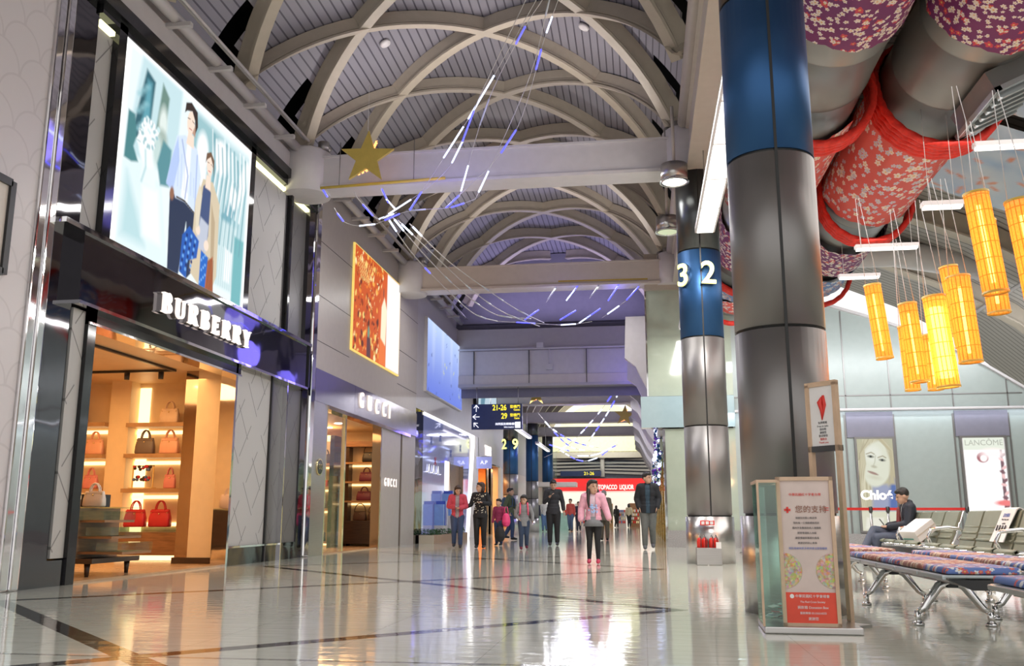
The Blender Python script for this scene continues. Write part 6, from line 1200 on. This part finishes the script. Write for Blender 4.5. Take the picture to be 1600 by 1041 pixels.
# ================================================================ people
def rotz_to(d):
    d = Vector(d).normalized(); return d.to_track_quat('Z', 'Y').to_matrix().to_4x4()
def person(label, loc, rz, H, ps=None, top=None, bottom=None, shoe=None, hair='short', hairm=None, vox=.012, kid=False, jacket=None, skirt=None, hem=.50, extra=None, sleeve=1., group=None, wide=1., patt=None):
    J = dict(pelvis=(0, 0, .525), neck=(0, 0, .835), head=(0, -.012, .925), face=(0, -1, 0),
             shR=(-.098, 0, .808), shL=(.098, 0, .808), elR=(-.130, .012, .645), elL=(.130, .012, .645), wrR=(-.142, -.03, .50), wrL=(.142, -.03, .50),
             hiR=(-.052, 0, .50), hiL=(.052, 0, .50), knR=(-.055, -.01, .275), knL=(.055, -.01, .275), anR=(-.056, .012, .045), anL=(.056, .012, .045), toeR=None, toeL=None, fingR=None, fingL=None)
    J.update(ps or {}); V = {k: (Vector(v) if v is not None else None) for k, v in J.items()}
    root = empty('person', loc, rz, label=label, cat='person', group=group); root.scale = (H, H, H)
    hs = 1.30 if kid else 1.10; vx = vox / H
    pe, ne, he, fa = V['pelvis'], V['neck'], V['head'], V['face'].normalized(); ax = rotz_to(ne - pe); pt = lambda f: pe.lerp(ne, f)
    fq = Matrix(((-fa.y, -fa.x, 0, 0), (fa.x, -fa.y, 0, 0), (0, 0, 1, 0), (0, 0, 0, 1)))   # rotates -Y onto the facing direction
    tilt = Matrix.Rotation(0, 4, 'X')
    if abs(fa.z) > .01: tilt = Matrix.Rotation(-math.asin(fa.z), 4, 'X')
    HM = Matrix.Translation(he) @ fq @ tilt @ Matrix.Diagonal((hs, hs, hs, 1))
    # torso ellipsoids assume the chest faces -Y; side sitters rotate the empty
    def torso(mb, g, lo=0., hi=1.):
        for f, r in ((.0, (.086 * wide, .060, .062)), (.22, (.078 * wide, .055, .07)), (.45, (.074 * wide, .053, .075)), (.68, (.088 * wide, .060, .08)), (.84, (.084 * wide, .055, .06))):
            if lo <= f <= hi: mb.sph(pt(f), tuple(k + g for k in r), 16, ax)
        if hi >= 1: mb.cap(V['shR'], .038 + g, V['shL'], .038 + g, 12)
    def arm(mb, s, g, f1=1.):
        a, e, w_ = V['sh' + s], V['el' + s], V['wr' + s]; mb.cap(a, .036 + g, e, .027 + g, 12); mb.cap(e, .027 + g, e.lerp(w_, f1), .027 + g + (.018 - .027) * f1 * (1 if g < .004 else .6), 12)
    def leg(mb, s, g, f1=1., calf=.7):
        a, k, n = V['hi' + s], V['kn' + s], V['an' + s]; mb.cap(a, .056 + g, k, .036 + g, 12); mid = k.lerp(n, .3); mb.cap(k, .035 + g, mid, .033 + g, 12); mb.cap(mid, .033 + g, k.lerp(n, f1), .022 + g * 1.4, 12)
    mb = MB(); torso(mb, -.004); mb.cap(ne + Vector((0, .004, -.01)), .028, he + Vector((0, .006, -.035)), .026, 12)
    h = MB()
    h.sph((0, .008, .012), (.046, .057, .058), 20); h.sph((0, -.014, -.022), (.036, .040, .044), 16); h.sph((0, -.036, -.048), (.016, .014, .014), 10)
    h.cap((0, -.052, .012), .006, (0, -.062, -.012), .009, 8); h.sph((0, -.051, -.034), (.014, .006, .005), 8)
    for s_ in (-1, 1): h.sph((s_ * .047, .008, -.004), (.007, .012, .017), 8); h.sph((s_ * .018, -.049, .020), (.012, .006, .005), 8)
    h.bm.transform(HM); t_ = h.bm; mb.add(t_, None, True)
    for s in 'RL':
        arm(mb, s, -.002); leg(mb, s, -.004)
        a, t2 = V['an' + s], V['toe' + s] or (V['an' + s] + Vector((0, -.085, -.022))); d = (t2 - a); mb.cap(a, .022, a + d * .95, .016, 8)
        e, w_ = V['el' + s], V['wr' + s]; d = (w_ - e).normalized(); fd = (V['fing' + s] - w_).normalized() if V['fing' + s] else (d + Vector((0, -.25, 0))).normalized()
        sd = d.cross(Vector((0, 1, 0)) if abs(d.y) < .9 else Vector((1, 0, 0))).normalized(); side = d.cross(sd).normalized()
        c = w_ + d * .028; mb.sph(c, (.010, .022, .028), 10, Matrix((( sd.x, side.x, d.x, 0), (sd.y, side.y, d.y, 0), (sd.z, side.z, d.z, 0), (0, 0, 0, 1))))
        for q, ln in ((-1.5, .030), (-.5, .038), (.5, .040), (1.5, .036)):
            b0 = c + d * .016 + side * q * .0105; mid = b0 + (d * .5 + fd * .5) * ln * .5; mb.cap(b0, .0055, mid, .005, 6); mb.cap(mid, .005, mid + fd * ln * .55, .0042, 6)
        mb.cap(w_ + d * .012 + side * .016, .0065, w_ + d * .034 + side * .034, .005, 6)
    remesh(mb, min(vx, .0075) if vox < .015 else vx, 'body', M['skin'], root, 2)
    # face details
    if vox < .015:
        f = MB(); [f.sph((s_ * .018, -.0535, .008), (.0075, .004, .0038), 8) for s_ in (-1, 1)]; [f.box((s_ * .018 - .010, -.055, .024), (s_ * .018 + .010, -.050, .0275)) for s_ in (-1, 1)]; f.bm.transform(HM); f.obj('eyes', M['hair'], root)
        f = MB(); f.sph((0, -.0555, -.034), (.011, .004, .0042), 8); f.bm.transform(HM); f.obj('mouth', mat('lips', (.42, .12, .10), .5), root)
    def skirtlet(mb, r, hem):
        n0 = len(mb.bm.verts); mb.lathe([(r, pe.z + .05), (r * 1.04, hem)], (pe.x, 0, 0), 28)
        for v in list(mb.bm.verts)[n0:]: v.co.y = v.co.y * .72 + pe.y
    # clothes
    if bottom:
        mb = MB(); torso(mb, .004, 0, .3); [leg(mb, s, .010 if not skirt else .002, .96 if skirt else .93) for s in 'RL']; remesh(mb, vx, 'trousers' if not skirt else 'leggings', bottom, root)
    if skirt:
        mb = MB(); mb.lathe([(.088, .0), (.10, -.05), (.125, -.115), (.118, -.115), (.09, -.04), (.08, 0)], pe + Vector((0, 0, .03)), 24, cap=False)
        for v in mb.bm.verts: a = math.atan2(v.co.y, v.co.x); k_ = 1 + .05 * math.sin(9 * a) * max(0, -(v.co.z - pe.z)) / .1; v.co.x *= k_; v.co.y *= k_ * .8
        mb.obj('skirt', skirt, root)
    if top:
        mb = MB(); torso(mb, .008); [arm(mb, s, .008, sleeve * .93) for s in 'RL']
        if hem < .5: skirtlet(mb, .092 * wide, hem)
        mb.cap(ne, .034, ne + Vector((0, 0, .012)), .032, 12); remesh(mb, vx, 'shirt' if jacket else 'top', top, root)
    if jacket:
        mb = MB(); torso(mb, .018); [arm(mb, s, .016, .97) for s in 'RL']; mb.cap(ne + Vector((0, .01, -.005)), .046, ne + Vector((0, .012, .018)), .040, 14)
        if hem < .5: skirtlet(mb, .102 * wide, hem)
        o = remesh(mb, vx, 'jacket', jacket, root)
        if not (ps or {}).get('closed'):      # open front shows the shirt
            bm = bmesh.new(); bm.from_mesh(o.data); dl = [v for v in bm.verts if abs(v.co.x - pe.x) < .026 + .02 * max(0, v.co.z - .6) and v.co.y < pt(.5).y - .03 and pe.z - .1 < v.co.z < ne.z + .03]; bmesh.ops.delete(bm, geom=dl, context='VERTS'); bm.to_mesh(o.data); bm.free()
            o.modifiers.new('thick', 'SOLIDIFY').thickness = .006
    if patt:
        mb = MB(); rn = random.Random(3); sh_ = root.children
        dg_pts = []
        for k in range(60):
            a = -PI / 2 + (rn.random() - .5) * 2.4; f = rn.random() * .95; c = pt(f); rx, ry = .096 * wide, .070; p_ = c + Vector((rx * math.cos(a), ry * math.sin(a) - .002, 0)); mb.sph(p_, (.009, .005, .007), 6)
        mb.obj('print', patt, root)
    sh = shoe or M['blackm']
    for s in 'RL':
        a = V['an' + s]; t2 = V['toe' + s] or (a + Vector((0, -.085, -.022))); d = t2 - a; mb = MB(); mb.cap(a + Vector((0, .006, -.012)), .029, a + d * .5 + Vector((0, 0, -.002)), .028, 12); mb.cap(a + d * .5, .028, a + d + Vector((0, 0, 0)), .023, 12)
        o = remesh(mb, vx, 'shoe', sh, root); 
        if J['pelvis'][2] > .4:
            for v in o.data.vertices: v.co.z = max(v.co.z, .0005)
    # hair
    hm = hairm or M['hair']; mb = MB(); mb.sph((0, .016, .024), (.051, .058, .054), 20); mb.sph((0, -.02, .052), (.040, .034, .022), 14)
    if hair in ('bob', 'long'):
        mb.sph((0, .03, -.02), (.052, .040, .06), 16)
        for s_ in (-1, 1): mb.cap((s_ * .040, .012, .035), .018, (s_ * .045, .018, -.045), .017, 8)
    if hair == 'long':
        for s_ in (-1, 1): mb.cap((s_ * .044, .0, -.03), .019, (s_ * .058, -.022, -.13), .016, 8); mb.cap((s_ * .058, -.022, -.13), .016, (s_ * .056, -.034, -.185), .008, 8)
        mb.cap((0, .04, -.02), .04, (0, .045, -.15), .03, 10)
    if hair == 'bun': mb.sph((0, .06, .05), .022, 10)
    # keep the face clear
    mb.bm.transform(HM); remesh(mb, vx * .8, 'hair', hm, root, 2)
    if extra: extra(root)
    return root
C_ = lambda n, c, r=.75: mat('cloth_' + n, c, r, var=.10, scale=25)
walk = dict(knR=(-.05, -.045, .285), anR=(-.052, -.02, .047), knL=(.05, -.02, .275), anL=(.055, .06, .065), elR=(-.14, .03, .645), wrR=(-.15, .0, .505), elL=(.14, -.02, .65), wrL=(.15, -.07, .52))
walk2 = dict(knL=(.05, -.045, .285), anL=(.052, -.02, .047), knR=(-.05, -.02, .275), anR=(-.055, .06, .065))
# the girl in pink
def girl_x(r):
    mb = MB(); rn = random.Random(2)
    for k in range(26): mb.sph((.06 * (rn.random() - .5) * 1.7, -.084 - .002 * rn.random(), .60 + .10 * rn.random()), (.012, .003, .010), 6)
    mb.obj('print', mat('print_blue', (.35, .50, .80), .6), r)
    mb = MB(); mb.cap((.06, .055, .84), .035, (.10, .03, .80), .03, 10); mb.cap((.05, .05, .84), .03, (-.05, .055, .84), .03); remesh(mb, .006, 'hood', C_('hotpink', (.75, .10, .35)), r)
person('girl in pink cardigan, grey skirt and black leggings walking towards the camera', (-.82, 15.6, 0), 0, 1.37, dict(face=(.45, -.9, 0), elR=(-.145, .01, .655), wrR=(-.150, -.05, .52), elL=(.150, -.01, .65), wrL=(.190, -.07, .535), knR=(-.05, -.02, .28), anR=(-.058, .0, .045), knL=(.048, -.03, .28), anL=(.052, -.015, .045), shR=(-.10, 0, .79), shL=(.10, 0, .79), neck=(0, 0, .81), head=(0, -.012, .905)),
       top=C_('lilac', (.66, .50, .58)), bottom=C_('black', (.012, .012, .014)), skirt=C_('grey', (.20, .21, .23)), jacket=C_('pink', (.72, .36, .46)), shoe=mat('red_shoe', (.45, .03, .08), .4), hair='long', kid=True, hem=.515, vox=.010, extra=girl_x)
def phone_x(r): MB().box((-.012, -.17, .735), (.032, -.160, .80), .003).obj('phone', M['phone'], r)
o = person('man in black sweater looking down at his phone', (-2.40, 25.2, 0), .1, 1.76, dict(face=(.1, -.95, -.35), head=(.0, -.035, .915), elR=(-.135, -.02, .655), wrR=(-.045, -.125, .745), fingR=(.02, -.15, .77), elL=(.145, .02, .65), wrL=(.16, -.01, .50)), top=C_('black2', (.022, .022, .028)), bottom=C_('black', (.012, .012, .014)), wide=1.12, hem=.47, sleeve=.75, vox=.012)
bx('mobile_phone', (-2.46, 24.90, 1.33), (-2.38, 24.915, 1.45), M['phone'], label='phone held up by the man in the black sweater', cat='phone')
person('young man in open black jacket and grey cargo trousers, hands in pockets', (.12, 22.5, 0), 0, 1.80, dict(face=(.75, -.66, 0), elR=(-.145, .03, .66), wrR=(-.115, -.03, .545), elL=(.145, .03, .66), wrL=(.115, -.03, .545), **{k: v for k, v in walk.items() if k[:2] in ('kn', 'an')}),
       top=C_('navytee', (.03, .06, .09)), jacket=C_('blackjacket', (.014, .015, .02)), bottom=C_('greycargo', (.13, .135, .13)), wide=1.12, hem=.47, vox=.011, shoe=C_('greyshoe', (.12, .12, .13)))
person('young woman in red cardigan and jeans looking down, left of the group', (-4.56, 22.8, 0), .15, 1.53, dict(face=(.25, -.9, -.35), head=(.005, -.03, .915), elR=(-.14, .0, .665), wrR=(-.02, -.115, .645), elL=(.14, .0, .665), wrL=(.045, -.12, .635), **{k: v for k, v in walk2.items()}), top=C_('greytee', (.36, .31, .33)), jacket=C_('redcardi', (.55, .06, .10)), bottom=C_('navyjean', (.035, .06, .14)), hair='long', hairm=M['hairb'], vox=.011, shoe=C_('darkshoe', (.04, .04, .05)))
person('woman in black top with white pattern, looking over her shoulder', (-4.0, 22.9, 0), 0, 1.60, dict(face=(-.85, -.5, 0), elR=(-.15, .01, .66), wrR=(-.225, -.05, .62), elL=(.15, -.01, .67), wrL=(.05, -.125, .69), fingL=(.0, -.13, .69)), top=C_('black3', (.014, .014, .018)), bottom=C_('black', (.012, .012, .014)), hair='bob', hairm=M['hairb'], patt=mat('cream_print', (.70, .66, .55), .6), hem=.46, wide=1.15, vox=.011)
person('small figure in maroon top behind the patterned woman', (-3.86, 25.0, 0), -.3, 1.22, {}, top=C_('maroon', (.30, .03, .10)), bottom=C_('navyjean', (.035, .06, .14)), hair='short', kid=True, vox=.016)
def bagobj(x, y, z, h, w_, m, label):
    t = empty('carried_bag', (x, y, z), label=label, cat='bag'); mb = MB(); mb.cap((0, 0, h * .25), w_ * .5, (0, 0, h * .55), w_ * .42, 14); remesh(mb, .02, 'body', m, t); tub('handle', [(-w_ * .25, 0, h * .7), (-w_ * .1, 0, h * 1.05), (w_ * .1, 0, h * 1.05), (w_ * .25, 0, h * .7)], .012, m, t, 6)
bagobj(-3.64, 24.86, .48, .52, .24, mat('hot_pink_bag', (.85, .06, .22), .4), 'bright pink bag carried behind the patterned woman'); bagobj(-3.80, 24.80, .12, .5, .30, C_('blackbag', (.02, .02, .022)), 'black bag held low behind the patterned woman')
def pack(m, off=(0, .11, .72), r=(.085, .06, .11)):
    def f(root):
        mb = MB(); mb.sph(off, r, 16); mb.sph((off[0], off[1] + .03, off[2] - .04), (r[0] * .8, r[1] * .7, r[2] * .5), 12); remesh(mb, .008, 'backpack', m, root); [tub('strap', [(s_ * .06, .06, .82), (s_ * .068, -.02, .845), (s_ * .07, -.075, .78), (s_ * .075, -.075, .66), (s_ * .085, .02, .62)], .014, m, root, 8) for s_ in (-1, 1)]
    return f
person('man in olive jacket with blue backpack walking to the right', (-4.41, 31.0, 0), math.radians(80), 1.71, dict(knR=(-.05, -.07, .29), anR=(-.05, -.06, .05), knL=(.05, .01, .28), anL=(.05, .13, .08), elR=(-.14, .06, .66), wrR=(-.14, -.02, .53), elL=(.14, -.04, .66), wrL=(.14, -.13, .58)), top=C_('olive', (.09, .11, .06)), jacket=C_('olive', (.09, .11, .06)), bottom=C_('navyjean', (.035, .06, .14)), extra=pack(C_('bluepack', (.05, .09, .16))), hem=.47, vox=.014)
person('child in grey hoodie with pink backpack straps', (-2.80, 22.0, 0), .2, 1.28, dict(face=(-.3, -.9, -.2), wrR=(-.10, -.09, .56), elR=(-.15, .01, .63), elL=(.16, .0, .64), wrL=(.16, -.06, .52), shR=(-.10, 0, .79), shL=(.10, 0, .79), neck=(0, 0, .81), head=(0, -.012, .90), **{k: v for k, v in walk.items() if k[:2] in ('kn', 'an')}), top=C_('grey2', (.24, .24, .25)), bottom=C_('navy2', (.03, .05, .10)), hair='bob', kid=True, hem=.42, extra=pack(C_('pinkpack', (.85, .12, .22)), r=(.07, .05, .09)), vox=.011, shoe=C_('wineshoe', (.16, .02, .05)), wide=1.1)
person('grey haired man in long tan coat seen from behind', (-1.27, 31.0, 0), math.radians(175), 1.62, dict(closed=None) | {}, top=C_('tan', (.24, .20, .14)), jacket=C_('tan', (.24, .20, .14)), bottom=C_('khaki', (.16, .13, .09)), hair='short', hairm=M['hairw'], hem=.40, vox=.014)
far = [('far woman with long black hair in a dark coat', (-5.6, 49.0), 1.66, C_('dark', (.03, .03, .05)), C_('navyjean', (.035, .06, .14)), 'long'), ('far person in white shirt and blue jeans', (-5.2, 49.6), 1.69, C_('whiteshirt', (.62, .60, .55)), C_('bluejean', (.10, .18, .32)), 'short'),
       ('far person in red shirt left of the girl', (-3.84, 50.0), 1.72, C_('redshirt', (.55, .08, .06)), C_('bluejean2', (.08, .12, .2)), 'short'), ('far boy in dark shirt beside the red shirted person', (-3.45, 50.5), 1.58, C_('dark', (.03, .03, .05)), C_('dark', (.03, .03, .05)), 'short'),
       ('far shopper in beige coat at the red shop', (-1.02, 69.0), 1.72, C_('beigecoat', (.55, .47, .34)), C_('black', (.012, .012, .014)), 'bob'), ('far shopper in black at the red shop', (-1.95, 69.2), 1.6, C_('black', (.012, .012, .014)), C_('black', (.012, .012, .014)), 'bob'), ('far shopper in red jacket at the red shop, leftmost', (-2.6, 69.6), 1.5, C_('redshirt', (.55, .08, .06)), C_('dark', (.03, .03, .05)), 'short')]
for i, (lb, (x, y), h_, tp, bt, hr) in enumerate(far): person(lb, (x, y, 0), (.2, .1, -.3, .2, 2.9, 2.7, 2.4)[i], h_, walk if i % 2 else walk2, top=tp, bottom=bt, hair=hr, vox=.03)
# seated man in suit (local frame faces -Y, turned so he faces the concourse)
S = 1.60
def sit_x(r):
    mb = MB(); mb.cap((.0, -.075, .555), .016, (.0, -.080, .42), .024, 8); remesh(mb, .006, 'tie', mat('red_tie', (.25, .05, .05), .5), r)
    mb = MB(); mb.lathe([(.040, 0), (.034, .026)], (0, .002, .575), 20); mb.obj('collar', M['paper'], r)
person('man in dark suit sitting cross legged and looking at his phone', (4.08, 15.35, 0), math.radians(-90), S, dict(pelvis=(0, .0, .297), neck=(0, .02, .585), head=(0, -.028, .670), face=(0, -.94, -.34), shR=(-.108, .01, .560), shL=(.108, .01, .560), elR=(-.135, -.02, .40), elL=(.14, -.03, .40), wrR=(-.05, -.165, .385), wrL=(.03, -.175, .375), fingR=(-.02, -.20, .40), fingL=(.0, -.21, .39),
       hiR=(-.052, -.01, .275), hiL=(.052, -.01, .275), knR=(-.03, -.31, .345), anR=(.08, -.44, .17), toeR=(.09, -.515, .125), knL=(.05, -.30, .275), anL=(.02, -.34, .045), toeL=(.02, -.425, .022)), top=M['paper'], jacket=C_('suitjacket', (.018, .022, .035), .6), bottom=C_('suittrousers', (.07, .085, .13), .6), hair='short', hem=.50, vox=.010, wide=1.15, extra=sit_x)
o = MB().box((-.004, -.03, 0), (.004, .03, .115), .002, Matrix.Rotation(-.6, 4, 'Y')).obj('mobile_phone', M['phone'], loc=(3.73, 15.35, .63), label='phone in the hands of the seated man in the suit', cat='phone')
# small fixtures
for p_, a_, lb in [((-4.72, 15.9, 9.79), -0.47, 'small round white speaker on the vault deck, left of the light strands'), ((-0.85, 15.79, 9.77), 0.48, 'small round white speaker on the vault deck, right of the light strands')]:
    o = MB().lathe([(.05, -.05), (.10, -.035), (.11, .0), (.10, .02)], n=20).obj('ceiling_speaker', M['white'], loc=p_, label=lb, cat='ceiling speaker'); o.rotation_euler = (0, a_, 0)
t = empty('picture_frame', (FX + .02, 8.1, 3.7), label='black framed panel at the very left edge of the picture', cat='frame'); mb = MB(); [mb.box(a, b) for a, b in (((0, .18, -.5), (.05, .26, .5)), ((0, -1.0, .44), (.05, .2, .52)), ((0, -1.0, -.52), (.05, .2, -.44)))]; mb.obj('frame', M['blackm'], t); bx('panel', (0, -1.0, -.45), (.02, .2, .45), M['offw'], t)
